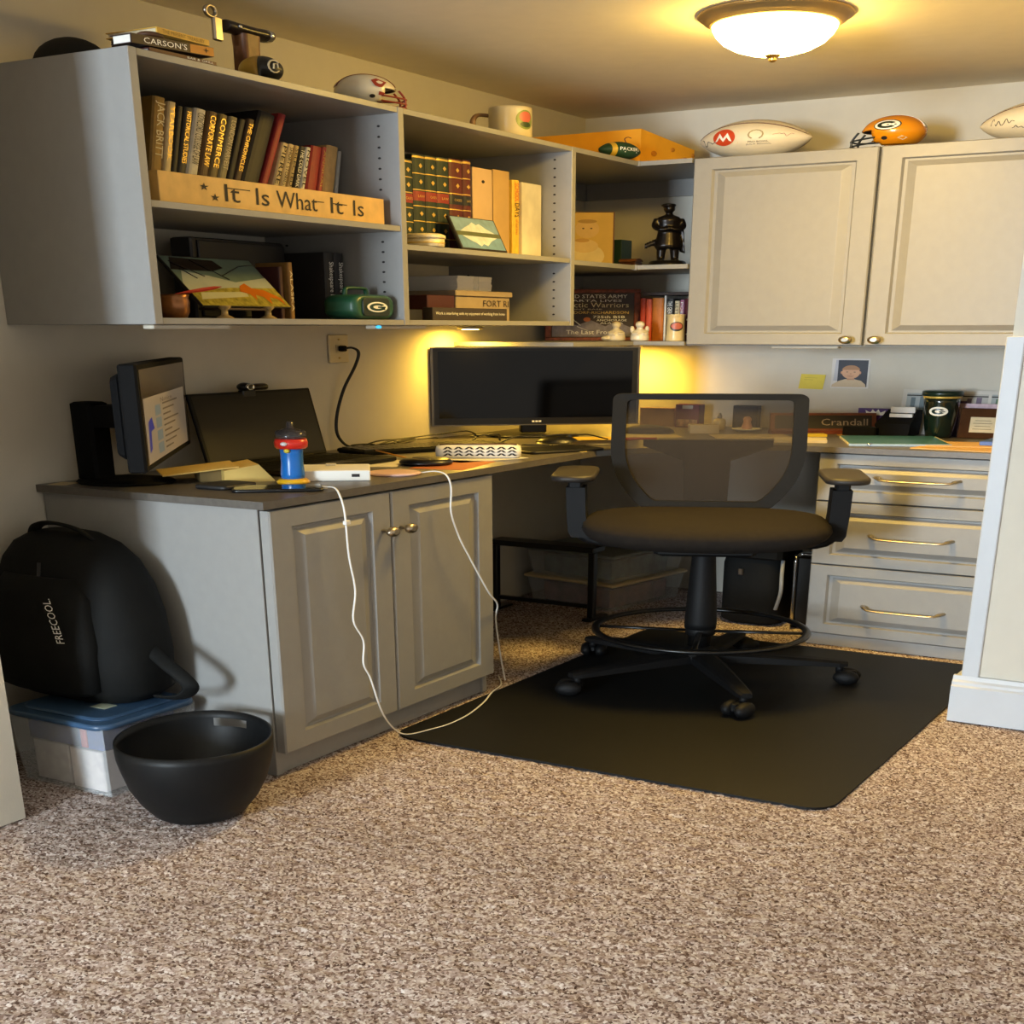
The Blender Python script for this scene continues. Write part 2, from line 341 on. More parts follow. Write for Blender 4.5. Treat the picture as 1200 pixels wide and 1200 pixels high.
R = [[(x, y, z+.012*(abs(x)/.27)**2) for x, y in sup(.272-i, .235-i)] for z, i in ((.585, .06), (.594, .025), (.612, .008), (.632, 0), (.652, .003), (.668, .015), (.679, .04), (.684, .08), (.686, .15))]
A('seat', G().loft(R, CM, True), M_fab, t)
A('seat_plate', G().box(-.11, .11, -.10, .13, .548, .588, CM, b=.01), M_chair, t)
def half(top, wt, ws, wb, zb, zc, r):
    P = [(0, top)]
    for k in range(7):
        a = math.radians(90-15*k); P.append((wt-r+r*math.cos(a), top-r+r*math.sin(a)))
    for k in range(1, 6): f = k/6; P.append((wt+(ws-wt)*f, top-r+(zc-top+r)*f))
    for k in range(0, 10):
        f = k/9; P.append((ws+(wb-ws)*(f**2.2), zc+(zb+.012-zc)*f))
    P.append((wb-.012, zb)); P.append((0, zb)); return P
def loop(h): return h+[(-x, z) for x, z in reversed(h[1:-1])]
ob, ib = loop(half(1.142, .222, .224, .155, .672, .93, .022)), loop(half(1.118, .190, .191, .130, .702, .93, .016))
by = lambda z: .205+(z-.67)*.07
n = len(ob); V = []
for P, o in ((ob, -.012), (ob, .016), (ib, .014), (ib, -.010)): V += [(x, by(z)+o, z) for x, z in P]
F = [(k*n+i, k*n+(i+1) % n, ((k+1) % 4)*n+(i+1) % n, ((k+1) % 4)*n+i) for k in range(4) for i in range(n)]
bk = A('backrest_frame', G().add(V, F, CM), M_chair, t)
mm = bpy.data.materials.new('chair_mesh'); mm.use_nodes = True; nt = mm.node_tree
tp = nt.nodes.new('ShaderNodeBsdfTransparent'); mx = nt.nodes.new('ShaderNodeMixShader'); pb = nt.nodes['Principled BSDF']
pb.inputs['Base Color'].default_value = (*lin('2a231d'), 1); pb.inputs['Roughness'].default_value = .8
w1 = nt.nodes.new('ShaderNodeTexWave'); w1.inputs['Scale'].default_value = 160; tcn = nt.nodes.new('ShaderNodeTexCoord'); nt.links.new(tcn.outputs['Object'], w1.inputs['Vector'])
mr = nt.nodes.new('ShaderNodeMapRange'); mr.inputs['To Min'].default_value = .68; mr.inputs['To Max'].default_value = .82; nt.links.new(w1.outputs['Fac'], mr.inputs['Value'])
nt.links.new(mr.outputs[0], mx.inputs[0]); nt.links.new(tp.outputs[0], mx.inputs[1]); nt.links.new(pb.outputs[0], mx.inputs[2]); nt.links.new(mx.outputs[0], nt.nodes['Material Output'].inputs[0])
A('backrest_mesh', G().add([(x, by(z)+.002, z) for x, z in ib], [tuple(range(n))], CM), mm, t, 'see-through dark mesh')
sp = [(-.15, .95), (-.15, .925), (-.055, .865), (-.05, .60), (.05, .60), (.055, .865), (.15, .925), (.15, .95)]
SM = CM @ fr((0, .262, 0), (1, 0, 0), (0, 0, 1))
A('back_support', G().prism([(x, z) for x, z in sp], -.012, .012, SM), M_chair, t)
A('back_bracket', G().box(-.04, .04, .06, .275, .572, .60, CM, b=.006), M_chair, t)
for s in (-1, 1):
    ar = A('armrest', G().slab([(x+s*.288, y) for x, y in rrect(.094, .25, .042, 5)], .836, .862, .009, CM), mat('arm_pad', '2c2723', .55, var=.1), t)
    A('armrest_post', G().box(s*.288-.015, s*.288+.015, -.025, .03, .74, .838, CM, b=.004).loft([[(s*.284-.021+i, -.032, z), (s*.284+.021+i, -.032, z), (s*.284+.021+i, .038, z), (s*.284-.021+i, .038, z)] for z, i in ((.60, -.012*s), (.62, -.004*s), (.70, 0), (.80, .002*s))], CM), M_chair, ar)
    A('armrest_bracket', G().tube([(s*.272, 0, .612), (s*.24, 0, .578), (s*.10, 0, .566)], .017, 8, CM, sm=4), M_chair, ar)

# ---------------------------------------------------------------- waste bin, plastic tub, backpack
def bin_mesh():
    BMx = fr((.524, -2.318, .002), RT, HEAD); n = 48
    outer = [(.072, 0), (.079, .008), (.098, .05), (.113, .10), (.123, .16), (.127, .192), (.128, .215), (.128, .238)]
    g = G(); inn = [(r-.004, max(z, .006)) for r, z in outer]
    ks = 1.16; rim = lambda z, i: z+(.006*(math.sin(2*math.pi*i/n))**2 if z > .2 else 0)
    prof = outer+inn[::-1]; V = [(r*math.cos(2*math.pi*i/n), ks*r*math.sin(2*math.pi*i/n), rim(z, i)) for r, z in prof for i in range(n)]; F = []
    cut = lambda i: abs(((i+.5)/n*360-78+180) % 360-180) < 15
    for k in range(len(prof)-1):
        for i in range(n):
            if k in (5, 9) and cut(i): continue
            F.append((k*n+i, k*n+(i+1) % n, (k+1)*n+(i+1) % n, (k+1)*n+i))
    F.append(tuple(range(n))); F.append(tuple((len(prof)-1)*n+i for i in range(n)))
    return g.add(V, F, BMx, True)
S('waste_bin', bin_mesh(), mat('bin_plastic', '0f1011', .5, var=.1, spec=.25), 'black oval waste bin with a handle slot standing on the carpet', 'waste bin')
t = T('storage_tub', 'clear plastic storage tub with blue lid under the backpack', 'storage tub', (.25, -2.255, 0))
M_clear = mat('clear_plastic', 'dfe4e6', .15, var=.02, alpha=.2)
def tray(x0, x1, y0, y1, z0, z1, tp=.012, th=.003):
    def r(z, i): return [(x0+i, y0+i, z), (x1-i, y0+i, z), (x1-i, y1-i, z), (x0+i, y1-i, z)]
    return [r(z1, th), r(z0+th, tp+th), r(z0, tp), r(z1, 0), r(z1, th)]
A('body', G().loft(tray(.125, .362, -2.365, -2.145, 0, .235)[1:], cap1=False).loft(tray(.125, .362, -2.365, -2.145, 0, .235)[:2], cap0=False), M_clear, t)
M_lid = mat('blue_lid', '35506e', .35, var=.1)
lp = [(x+.243, y-2.255) for x, y in rrect(.25, .235, .03, 5)]
A('lid', G().slab(lp, .228, .248, .006).slab([(x+.243, y-2.255) for x, y in rrect(.21, .195, .03, 5)], .246, .258, .006), M_lid, t, 'blue snap lid')
A('label_sticker', G().box(.265, .30, -2.30, -2.27, .2582, .2588), mat('pale_green_sticker', 'b9c3ae', .7), t)
S('craft_pack', G().box(.15, .335, -2.345, -2.17, .145, .215, b=.003), mat('blue_pack', '2c3f7c', .5, var=.4, vscale=30), 'dark blue packet lying on top inside the clear tub', 'packet')
S('craft_pack', G().box(.285, .30, -2.348, -2.335, .15, .21, b=.001), hx('b5403a'), 'narrow red packet standing inside the clear tub', 'packet')
S('paper_stack', G().box(.152, .24, -2.34, -2.17, .005, .14, b=.002), mat('white_packs', 'cfc8c4', .7, var=.15, vscale=40), 'stack of white printed cards at the rear inside the clear tub', 'paper')
S('paper_stack', G().box(.25, .33, -2.345, -2.17, .005, .14, b=.002), mat('white_packs2', 'd9cdc8', .7, var=.12, vscale=40), 'stack of white boxes beside the bin inside the clear tub', 'paper')
t = T('backpack', 'black backpack with white lettering leaning on the cabinet side', 'backpack', (.16, -2.2, .26))
M_bp = mat('black_nylon', '0a0b0a', .8, spec=.25, var=.25, vscale=18, bump=.2, bscale=60)
def bpr(z, cx, w, cy, d, e=3):
    return [(cx+x, cy+y, z) for x, y in sup(w, d, 36, e)]
R = [bpr(.262, .178, .14, -2.215, .07), bpr(.30, .18, .172, -2.215, .085), bpr(.42, .176, .178, -2.215, .09), bpr(.54, .17, .173, -2.212, .086), bpr(.63, .163, .160, -2.208, .080), bpr(.70, .155, .138, -2.203, .07), bpr(.75, .148, .108, -2.2, .055), bpr(.78, .143, .07, -2.197, .035), bpr(.788, .142, .04, -2.196, .02)]
A('body', G().loft(R, smooth=True), M_bp, t)
R = [bpr(.29, .165, .10, -2.285, .03), bpr(.31, .165, .125, -2.295, .035), bpr(.46, .165, .13, -2.298, .034), bpr(.60, .16, .118, -2.285, .028), bpr(.66, .155, .09, -2.27, .02)]
A('front_pocket', G().loft(R, smooth=True), M_bp, t)
A('top_handle', G().tube([(.08, -2.215, .765), (.10, -2.22, .80), (.145, -2.225, .815), (.20, -2.22, .80), (.225, -2.21, .765)], .011, 8, sm=5, flat=.5), M_bp, t)
A('side_strap', G().tube([(.34, -2.22, .44), (.39, -2.23, .40), (.42, -2.23, .37), (.435, -2.225, .335), (.415, -2.22, .30), (.385, -2.22, .285), (.35, -2.22, .28)], .015, 8, sm=5, flat=.35), M_bp, t)
A('zip_seam', G().tube([bpr(z, cx, w+.0015, cy, d)[27] for z, cx, w, cy, d in ((.30, .18, .172, -2.215, .085), (.42, .176, .178, -2.215, .09), (.54, .17, .173, -2.212, .086), (.63, .163, .16, -2.208, .08), (.70, .155, .138, -2.203, .07))], .004, 6), M_dark, t)
A('lettering', G().txt('FREECOOL.', fr((.262, -2.3335, .478), (-.16, .0, .97), (-.97, 0, -.16)), 0, 0, .14, .02, 0), M_wlet, t, 'white brand lettering reading upward')

# ---------------------------------------------------------------- under the counter
t = T('metal_stand', 'low black metal stand under the counter corner', 'stand', (.2, -.55, 0))
A('top_bar', G().box(.03, .365, -.60, -.53, .345, .372, b=.003), M_satin, t)
for x in (.035, .345):
    A('leg', G().box(x, x+.02, -.595, -.575, .012, .345, b=.002), M_satin, t); A('foot', G().box(x-.004, x+.024, -.62, -.51, 0, .014, b=.003), M_satin, t)
A('cross_bar', G().box(.055, .345, -.593, -.577, .06, .08, b=.002), M_satin, t)
for i, (z0, z1, lab, lc) in enumerate(((0, .135, 'clear plastic box with cream lid, lower of the two stacked under the counter', 'cfb98c'), (.152, .285, 'clear plastic box with smoky lid, upper of the two stacked under the counter', '7d857f'))):
    MB = rz((.055, -.40, 0), -10); t = T('plastic_box', lab, 'storage box', (.2, -.28, z0), 'clear boxes stacked under the counter')
    A('body', G().loft(tray(0, .315, -.02, .34, z0, z1, .014)[1:], MB, cap1=False).loft(tray(0, .315, -.02, .34, z0, z1, .014)[:2], MB, cap0=False), M_clear, t)
    A('lid', G().box(-.008, .323, -.028, .348, z1, z1+.016, MB, b=.004), hx(lc, .4), t)
    S('box_contents', G().box(.03, .28, .02, .30, z0+.006, z1-.03, MB, b=.004), mat('contents%d' % i, ('7a4a44', '59635f')[i], .8, var=.5, vscale=25), ('dark red folded cloth inside the lower clear box', 'grey green papers inside the upper clear box')[i], 'contents')
t = T('bag', 'black fabric bag with rounded corners standing under the counter', 'bag', (.745, -.30, 0))
R = [[(x+.745, y-.31, z) for x, y in rrect(.17-2*i, .23-2*i, .04, 4)] for z, i in ((.0, .015), (.02, 0), (.30, 0), (.36, .008), (.39, .03))]
A('body', G().loft(R, smooth=True), M_bp, t)
A('flap', G().box(.655, .835, -.432, -.30, .33, .40, b=.012), M_bp, t)
A('buckle', G().box(.716, .732, -.434, -.424, .25, .285, b=.003), M_chrome, t); A('strap', G().tube([(.83, -.40, .33), (.838, -.425, .27), (.84, -.43, .18), (.825, -.42, .09)], .006, 6, sm=5), hx('8f9396', .4), t)
t = T('rolling_case', 'narrow black case with silver edge rails beside the drawers', 'case', (.90, -.27, 0))
A('body', G().box(.862, .945, -.40, -.14, .012, .36, b=.012), M_satin, t)
for x in (.868, .938): A('rail', G().tube([(x, -.405, .02), (x, -.407, .33), (x, -.40, .352), (x, -.37, .362)], .006, 8, sm=4), M_chrome, t)
A('grip', G().box(.868, .938, -.38, -.36, .355, .37, b=.004), M_chrome, t)
for x in (.868, .938): A('foot', G().box(x-.008, x+.008, -.39, -.36, 0, .014), M_black, t)
# ---------------------------------------------------------------- books
def book(label, M, t, d, h, col, text=None, tcol=None, group=None, rough=.6, bands=(), page=None, tw=.62, tl=.72, to=.14):
    """local x = thickness, y = out of the shelf (spine at 0), z up"""
    o = M @ Vector((t/2, -d/2, 0)); th = T('book', label, 'book', tuple(o), group)
    c = .0022; g = G(); bul = min(.004, t*.18)
    sp = [(0, -.006), (0, -.001), (t*.12, bul*.55), (t*.3, bul*.9), (t*.5, bul), (t*.7, bul*.9), (t*.88, bul*.55), (t, -.001), (t, -.006), (t-c, -.006), (t-c, -.002), (c, -.002), (c, -.006)]
    g.prism(sp, 0, h, M); g.box(0, c, -d, -.006, 0, h, M); g.box(t-c, t, -d, -.006, 0, h, M)
    A('cover', g, hx(col, rough, var=.12, vscale=50), th)
    A('pages', G().box(c, t-c, -d+.004, -.004, .003, h-.004, M), page or M_cream, th)
    if text:
        w = min(t*tw, .03); L = h*tl
        A('lettering', G().txt(text, M @ fr((t/2-w/2, bul+.0006, h*(1-to)), (0, 0, -1), (1, 0, 0), (0, 1, 0)), 0, 0, L, w, 0), tcol or M_gold, th)
    for z0, z1, m in bands: A('spine_band', G().prism([(x, y+.0007) for x, y in sp[1:8]]+[(t, -.004), (0, -.004)], h*z0, h*z1, M), m, th)
    return th
def lean(y_r, x, z, deg, t):      # book standing on z, its lower right corner at y_r, top tipped towards +y
    a = math.radians(deg); M = fr((x, y_r, z), (0, math.cos(a), -math.sin(a)), (1, 0, 0), (0, math.sin(a), math.cos(a)))
    return M @ Matrix.Translation((-t, 0, t*math.tan(0)))
GA = 'books leaning on the upper shelf'
rowA = [  # colour, thickness, y top, y at 1.87, z top, label, text, text material, depth
 ('8a6a2c', .030, -1.937, -1.960, 2.075, 'tan school yearbook with large pale letters down its spine', 'JACK BRITT', M_cream),
 ('d8c493', .018, -1.911, -1.932, 2.068, 'cream yearbook beside the tan yearbook', 'YEARBOOK', M_gold),
 ('15120f', .013, -1.894, -1.915, 2.060, 'thin plain black book between cream and charcoal books', None, None),
 ('3f3a30', .019, -1.876, -1.903, 2.060, 'charcoal book with gold spine lettering beside the white book', 'HISTORICAL STUDIES', M_gold),
 ('cfc8b6', .029, -1.848, -1.882, 2.062, 'thick white book with thin dark spine lettering', 'CONCORD COLLEGE OF LAW', M_ink),
 ('5d4526', .024, -1.816, -1.851, 2.061, 'brown book with gold lettering right of the white book', 'CORPORATE LAW', M_gold),
 ('75643a', .022, -1.789, -1.826, 2.059, 'olive brown book with gold lettering', 'COMMERCE', M_gold),
 ('8c8260', .022, -1.763, -1.800, 2.057, 'grey gold book with pale spine lettering', 'LONDON HARVEST', M_cream),
 ('120f0e', .017, -1.741, -1.778, 2.055, 'plain black book right of the grey gold book', None, None),
 ('4a3524', .018, -1.718, -1.758, 2.060, 'dark brown book with worn gold lettering beside the big black album', 'THE CHRONICLES', M_gold),
 ('141013', .048, -1.672, -1.722, 2.088, 'big black album leaning against the tall red book', None, None),
 ('8c2124', .020, -1.622, -1.680, 2.094, 'tall red book leaning over the small books', None, None)]
rowB = [('cdb98a', .018, -1.622, -1.653, 2.006, 'small cream book next to the tall red book', 'PIERRE', M_ink), ('c9b587', .016, -1.604, -1.634, 2.005, 'small cream book, second from the tall red book', 'SHORT STORIES', M_ink),
 ('b89f68', .014, -1.587, -1.615, 2.004, 'small tan book between cream and black books', 'SELECTED', M_ink), ('1b1817', .018, -1.569, -1.597, 2.004, 'small black book with white spine lettering', 'THE COLD DARK', M_wlet),
 ('d6d2c5', .014, -1.551, -1.580, 2.005, 'slim white book beside the wide red book', 'NOVEL', M_ink), ('8e1f1d', .034, -1.525, -1.553, 2.012, 'wide dark red book standing among the small books', None, None),
 ('bf5347', .012, -1.501, -1.527, 2.014, 'slim light red book beside the wide red book', 'ANNUAL', M_gold), ('c7a468', .036, -1.476, -1.499, 2.022, 'thick beige book near the shelf divider', None, None),
 ('a9aaa6', .010, -1.451, -1.469, 2.010, 'thin grey book at the shelf divider end of the row', None, None)]
yr, ytr = -2.012, None
for R, dp in ((rowA, .17), (rowB, .13)):
    for k, (col, t, yt, yl, zt, lab, tx, tm) in enumerate(R):
        if R is rowA:      # fanning out: each leans a little more than the one before
            an = math.radians(7+9.5*k/11); t *= .95; yr = max(yr+t/math.cos(an)+.0006, yl+t/2-(1.87-1.7565)*math.tan(an)-.012)
        else:              # settling upright towards the divider
            t *= .97; an = math.radians(14.5-7*k/8); top = (.262+t*math.sin(an))*math.tan(an)
            ytr = max((ytr if ytr is not None else -1.630)+t/math.cos(an)+.0012, -9); yr = ytr-top
        if k == 11 and R is rowA: yr = -1.716
        h = (zt-1.7565)/math.cos(an)-t*math.sin(an)*.5
        book(lab, lean(yr, .225, 1.7565+t*math.sin(an)*0, math.degrees(an), t), t, dp, h, col, tx, tm, GA, tl=.5, to=.04, tw=.8 if k == 0 and R is rowA else .62)
# wooden sign in front of the books
t = T('wooden_sign', 'pale wooden sign board with dark lettering in front of the books', 'sign', (.322, -1.77, 1.756))
A('board', G().box(.312, .332, -2.078, -1.462, 1.7562, 1.842, b=.001), M_lwood, t)
SMx = LW(.3324, -2.078, 1.7562); g = G()
for s, x, w in (('It', .155, .038), ('Is', .235, .035), ('What', .29, .115), ('It', .445, .038), ('Is', .515, .033)): g.txt(s, SMx, x, .02, w, .05, .0004)
g.rect(.16, .22, .058, .0605, SMx); g.rect(.395, .425, .05, .0525, SMx); g.rect(.45, .495, .05, .0525, SMx)
A('lettering', g, M_ink, t, 'thin dark hand-drawn letters')
for x, y in ((.105, .055), (.13, .028)):
    P = [((.012 if k % 2 == 0 else .004)*math.sin(k*math.pi/5)+x, (.012 if k % 2 == 0 else .004)*math.cos(k*math.pi/5)+y) for k in range(10)]
    A('star', G().poly(P, SMx), M_ink, t)
# lower tier: copper cup, red pen, stained glass picture, album, small books, green lunch box
z1 = 1.4325
t = T('copper_cup', 'small dented copper cup at the shelf end panel', 'cup', (.25, -1.985, z1))
CMx = Matrix.Translation((.25, -1.985, z1)); M_cop = mat('copper', '8d5f3c', .3, .8, var=.3, vscale=30)
A('bowl', G().lathe([(.018, 0), (.022, .002), (.027, .02), (.028, .05), (.026, .062), (.028, .072), (.026, .072), (.0245, .06), (.02, .006)], CMx, 24), M_cop, t)
A('foot_ring', G().lathe([(.019, 0), (.021, .001), (.021, .005), (.019, .006)], CMx, 20), M_cop, t)
t = T('feather_pen', 'red feather pen resting in the copper cup', 'pen', (.25, -1.98, 1.5))
A('feather', G().loft([[(.27+dy*.1, -2.0+s, 1.505+s*.22-w), (.27+.002, -2.0+s, 1.505+s*.22), (.27+dy*.1, -2.0+s, 1.505+s*.22+w), (.27-.002, -2.0+s, 1.505+s*.22)] for s, w, dy in ((0, .001, 0), (.03, .004, 0), (.07, .006, 0), (.10, .005, 0), (.118, .001, 0))]), hx('a8271b', .5), t)
A('shaft', G().tube([(.262, -1.965, 1.455), (.268, -1.99, 1.505), (.27, -1.98, 1.51)], .0012, 6), hx('8a1f16', .5), t)
t = T('stained_glass_picture', 'stained glass picture of an orange moose in a snowy landscape on a stand', 'picture', (.2, -1.78, z1))
pa, pb_, pt = Vector((.262, -1.925, 1.473)), Vector((.262, -1.683, 1.473)), Vector((.165, -1.905, 1.628))
ex = (pb_-pa).normalized(); up = (pt-pa-ex*(pt-pa).dot(ex)); Hh = up.length; ey = up.normalized(); PM = fr(pa, ex, ey); Ww = .242
A('backing', G().box(0, Ww, 0, Hh, -.006, 0, PM), hx('3a4a44', .15), t)
def patch(name, P, col, z=.0005, rough=.12, **k): return A(name, G().poly([(x*Ww, y*Hh) for x, y in P], PM, z), hx(col, rough, **k), t)
patch('glass_sky', [(0, .45), (1, .45), (1, 1), (0, 1)], '74877a'); patch('glass_hill', [(.0, .72), (.1, .98), (.55, .95), (.6, .8), (.45, .72)], '2a2019', .0008)
patch('glass_snow', [(0, .45), (.1, .7), (.35, .62), (.6, .5), (1, .62), (1, .4), (0, .3)], 'b9bfae', .001); patch('glass_field', [(0, 0), (1, 0), (1, .4), (.5, .38), (0, .3)], 'a89a3e', .0012, var=.4, vscale=60)
patch('glass_river', [(.05, .12), (.6, .2), (.62, .3), (.1, .26)], 'c7c49a', .0015)
patch('glass_moose', [(.55, .30), (.60, .42), (.68, .48), (.72, .38), (.85, .34), (.97, .18), (.96, .04), (.92, .16), (.84, .2), (.80, .04), (.77, .2), (.70, .24), (.66, .12), (.64, .25)], 'd0741c', .002)
for P in (((.05, .9), (.3, .6)), ((.3, .95), (.55, .55)), ((.5, .62), (.8, .85)), ((.8, .85), (1, .9)), ((.1, .75), (.2, .55))):
    a, b = P; A('lead_line', G().tube([PM @ Vector((a[0]*Ww, a[1]*Hh, .002)), PM @ Vector((b[0]*Ww, b[1]*Hh, .002))], .0012, 5), M_ink, t)
A('frame', G().tube([PM @ Vector(p) for p in ((0, 0, -.003), (Ww, 0, -.003), (Ww, Hh, -.003), (0, Hh, -.003))], .004, 6, closed=True), M_ink, t)
for yy in (-1.87, -1.75): A('stand_foot', G().lathe([(.018, 0), (.016, .004), (.007, .012), (.006, .026), (.013, .037), (.012, .041)], Matrix.Translation((.262, yy, z1)), 16), mat('amber_glass', 'a08a5e', .15, var=.3, vscale=60), t)
A('stand_bar', G().box(.205, .268, -1.875, -1.745, z1+.028, z1+.034), M_dwood, t)
def up_book(label, x, y0, t, h, d, col, text=None, tm=None, z=z1, g=None, **k): return book(label, fr((x, y0, z), (0, 1, 0), (1, 0, 0), (0, 0, 1)), t, d, h, col, text, tm, g, **k)
S('photo_album', G().box(.07, .125, -1.795, -1.525, z1, 1.70, b=.004).box(.125, .13, -1.78, -1.53, z1+.01, 1.69, b=.002), mat('black_album', '131216', .45, var=.2), 'big black photo album standing behind the stained glass picture', 'album')
up_book('thin brown book with pale lettering in front of the black album', .235, -1.652, .013, .19, .08, '86622d', 'ALASKA', M_cream)
up_book('thin maroon book beside the thin brown book', .225, -1.668, .012, .175, .075, '3b1518')
up_book('black book with white title, next to the album', .215, -1.512, .030, .235, .15, '1d1c1e', 'Shakespeare Drama', M_wlet, g='pair of black titled books')
up_book('black book with white title, next to the shelf divider', .215, -1.48, .030, .235, .15, '1d1c1e', 'Shakespeare Drama', M_wlet, g='pair of black titled books')
def oval_g(M, w, h, parent, green=True):      # oval letter emblem
    g = G().add([(x*w/2, y*h/2, .0006) for x, y in circ(1, 32)], [tuple(range(32))], M); A('emblem_rim', g, hx('b98d1e' if not green else '0f3b28', .4), parent)
    A('emblem_oval', G().add([(x*w*.46, y*h*.44, .0012) for x, y in circ(1, 32)], [tuple(range(32))], M), M_wlet, parent)
    P = []
    for k in range(25): a = math.radians(32+296*k/24); P.append((.36*w*math.cos(a), .33*h*math.sin(a)))
    for k in range(25): a = math.radians(328-296*k/24); P.append((.20*w*math.cos(a), .15*h*math.sin(a)))
    g = G().add([(x, y, .0018) for x, y in P], [(i, i+1, 48-i, 49-i) for i in range(24)], M)
    g.rect(.02*w, .36*w, -.07*h, .05*h, M, .0018); g.rect(.2*w, .34*w, -.24*h, .0, M, .0018); A('emblem_letter', g, hx('12382a' if green else '1d2b20', .4), parent)
t = T('lunch_box', 'small green lunch box with white oval letter emblem', 'lunch box', (.30, -1.512, z1))
M_grn = mat('green_plastic', '1d4a31', .4, var=.3, vscale=20)
A('body', G().slab([(y, z) for y, z in rrect(.138, .085, .03, 5)], -.04, .04, .012, fr((.298, -1.512, z1+.0435), (0, 1, 0), (0, 0, 1))), M_grn, t)
A('front_panel', G().slab(rrect(.09, .062, .012, 4), 0, .004, .0015, fr((.3375, -1.512, z1+.043), (0, 1, 0), (0, 0, 1))), hx('16241c', .4), t)
oval_g(fr((.3418, -1.512, z1+.043), (0, 1, 0), (0, 0, 1)), .074, .04, t)
A('handle', G().tube([(.29, -1.548, z1+.083), (.29, -1.546, z1+.103), (.29, -1.536, z1+.109), (.29, -1.488, z1+.109), (.29, -1.478, z1+.103), (.29, -1.476, z1+.083)], .0055, 8, sm=3), M_grn, t)

# ---------------------------------------------------------------- second open shelf: leather volumes, binders, picture tile
z2 = 1.6955; GV = 'leather bound volumes'
edges = [-1.300, -1.255, -1.208, -1.164, -1.116, -1.061, -1.028]
gb = ((.02, .035, M_gold), (.13, .14, M_gold), (.30, .31, M_gold), (.46, .47, M_gold), (.63, .64, M_gold), (.80, .81, M_gold), (.965, .985, M_gold))
for i in range(6):
    t_ = edges[i+1]-edges[i]-.0015; red = i >= 4; hh = (.315, .338, .340, .342, .345, .348)[i]
    lb = ('dark green leather volume with gold bands, partly behind the shelf divider', 'dark green leather volume with red title label, beside the one at the divider', 'dark green leather volume with red title label, in the middle of the set', 'dark green leather volume with red title label, beside the red volumes', 'wide red leather volume with black title label and gold bands', 'narrow red leather volume with black title label beside the beige binder')[i]
    b = up_book(lb, .26, edges[i], t_, hh, .17, '541410' if red else '17291d', z=z2, g=GV, bands=gb+((.52, .62, hx('101418' if red else '8a2418', .5)),))
    for zf in (.22, .385, .72, .885):
        A('gilt_ornament', G().poly([(t_/2, -.009), (t_/2+.007, 0), (t_/2, .009), (t_/2-.007, 0)], fr((.26, edges[i], z2+hh*zf), (0, 1, 0), (0, 0, 1)), .005), M_gold, b)
    A('title', G().txt('LAW' if i % 2 else 'CASES', fr((.26, edges[i], z2+hh*.555), (0, 1, 0), (0, 0, 1)), t_*.22, 0, t_*.55, .009, .0058), M_gold, b)
def binder(label, x, y0, t, h, d, m, name='binder'):
    th = T(name, label, 'binder', (x-d/2, y0+t/2, z2))
    A('spine', G().box(x-.003, x, y0, y0+t, z2, z2+h, b=.001), m, th); A('cover', G().box(x-d, x-.003, y0, y0+.003, z2, z2+h), m, th); A('cover', G().box(x-d, x-.003, y0+t-.003, y0+t, z2, z2+h), m, th)
    A('pages', G().box(x-d+.008, x-.004, y0+.004, y0+t-.004, z2+.003, z2+h-.012), M_paper, th); return th
M_marb = mat('marbled_board', 'cbb995', .55, var=.18, vscale=8)
th = binder('pink beige box binder with finger hole beside the red volume', .262, -1.024, .084, .33, .17, mat('beige_board', 'c4a682', .6, var=.12, vscale=6)); A('finger_hole', G().lathe([(.006, 0), (.006, .001)], fr((.2622, -.98, z2+.28), (0, 1, 0), (0, 0, 1)), 14), M_ink, th)
binder('tan binder between the pink beige and the yellow book', .262, -.936, .072, .335, .18, mat('tan_board', 'b79661', .6, var=.15, vscale=6))
book('slim yellow school days book with red and black letters on its spine', fr((.268, -.861, z2), (0, 1, 0), (1, 0, 0), (0, 0, 1)), .030, .17, .305, 'e0b63a', 'SCHOOL', hx('c8461e'), to=.04, tl=.24)
th = bpy.data.objects[-1]
ty = [o for o in bpy.data.objects if o.get('label', '').startswith('slim yellow school')][0]
A('lettering', G().txt('DAYS', fr((.2725, -.856, z2+.215), (0, 0, -1), (0, 1, 0)), 0, 0, .055, .02, .0006), M_ink, ty); A('lettering', G().txt('of our lives', fr((.2725, -.853, z2+.150), (0, 0, -1), (0, 1, 0)), 0, 0, .06, .012, .0006), hx('b5591e'), ty)
binder('white marbled box file at the right end of the volume shelf', .275, -.828, .092, .30, .19, mat('white_marble_board', 'd6cfbd', .5, var=.2, vscale=9), 'box_file')
t = T('trinket_box', 'small round cream trinket box in front of the green volumes', 'box', (.31, -1.29, z2))
TM = Matrix.Translation((.315, -1.30, z2)); M_iv = mat('ivory', 'd8c79c', .45, var=.15, vscale=70)
A('base', G().lathe([(.040, 0), (.043, .003), (.043, .028), (.041, .030)], TM, 28), M_iv, t); A('lid', G().lathe([(.045, .030), (.046, .033), (.045, .041), (.036, .047), (0, .049)], TM, 28), M_iv, t)
A('band', G().lathe([(.0435, .012), (.0442, .0145), (.0435, .017)], TM, 28, False, False), M_gold, t)
t = T('picture_tile', 'blue picture tile of snowy mountains mirrored in a lake', 'picture', (.32, -1.08, z2))
PM = fr((.336, -1.185, z2+.004), (0, 1, 0), (-.045, .012, .128)); Ww, Hh = .19, .135
A('tile', G().box(0, Ww, 0, Hh, -.008, 0, PM, b=.0015), hx('2a2420', .4), t)
def patch2(name, P, col, z): A(name, G().poly([(x*Ww, y*Hh) for x, y in P], PM, z), hx(col, .35, var=.15, vscale=40), t)
patch2('sky', [(.03, .55), (.97, .55), (.97, .97), (.03, .97)], '7f9dba', .0004); patch2('lake', [(.03, .05), (.97, .05), (.97, .42), (.03, .42)], '6f92b4', .0004); patch2('shore', [(.03, .42), (.97, .42), (.97, .55), (.03, .55)], '5d6445', .0006)
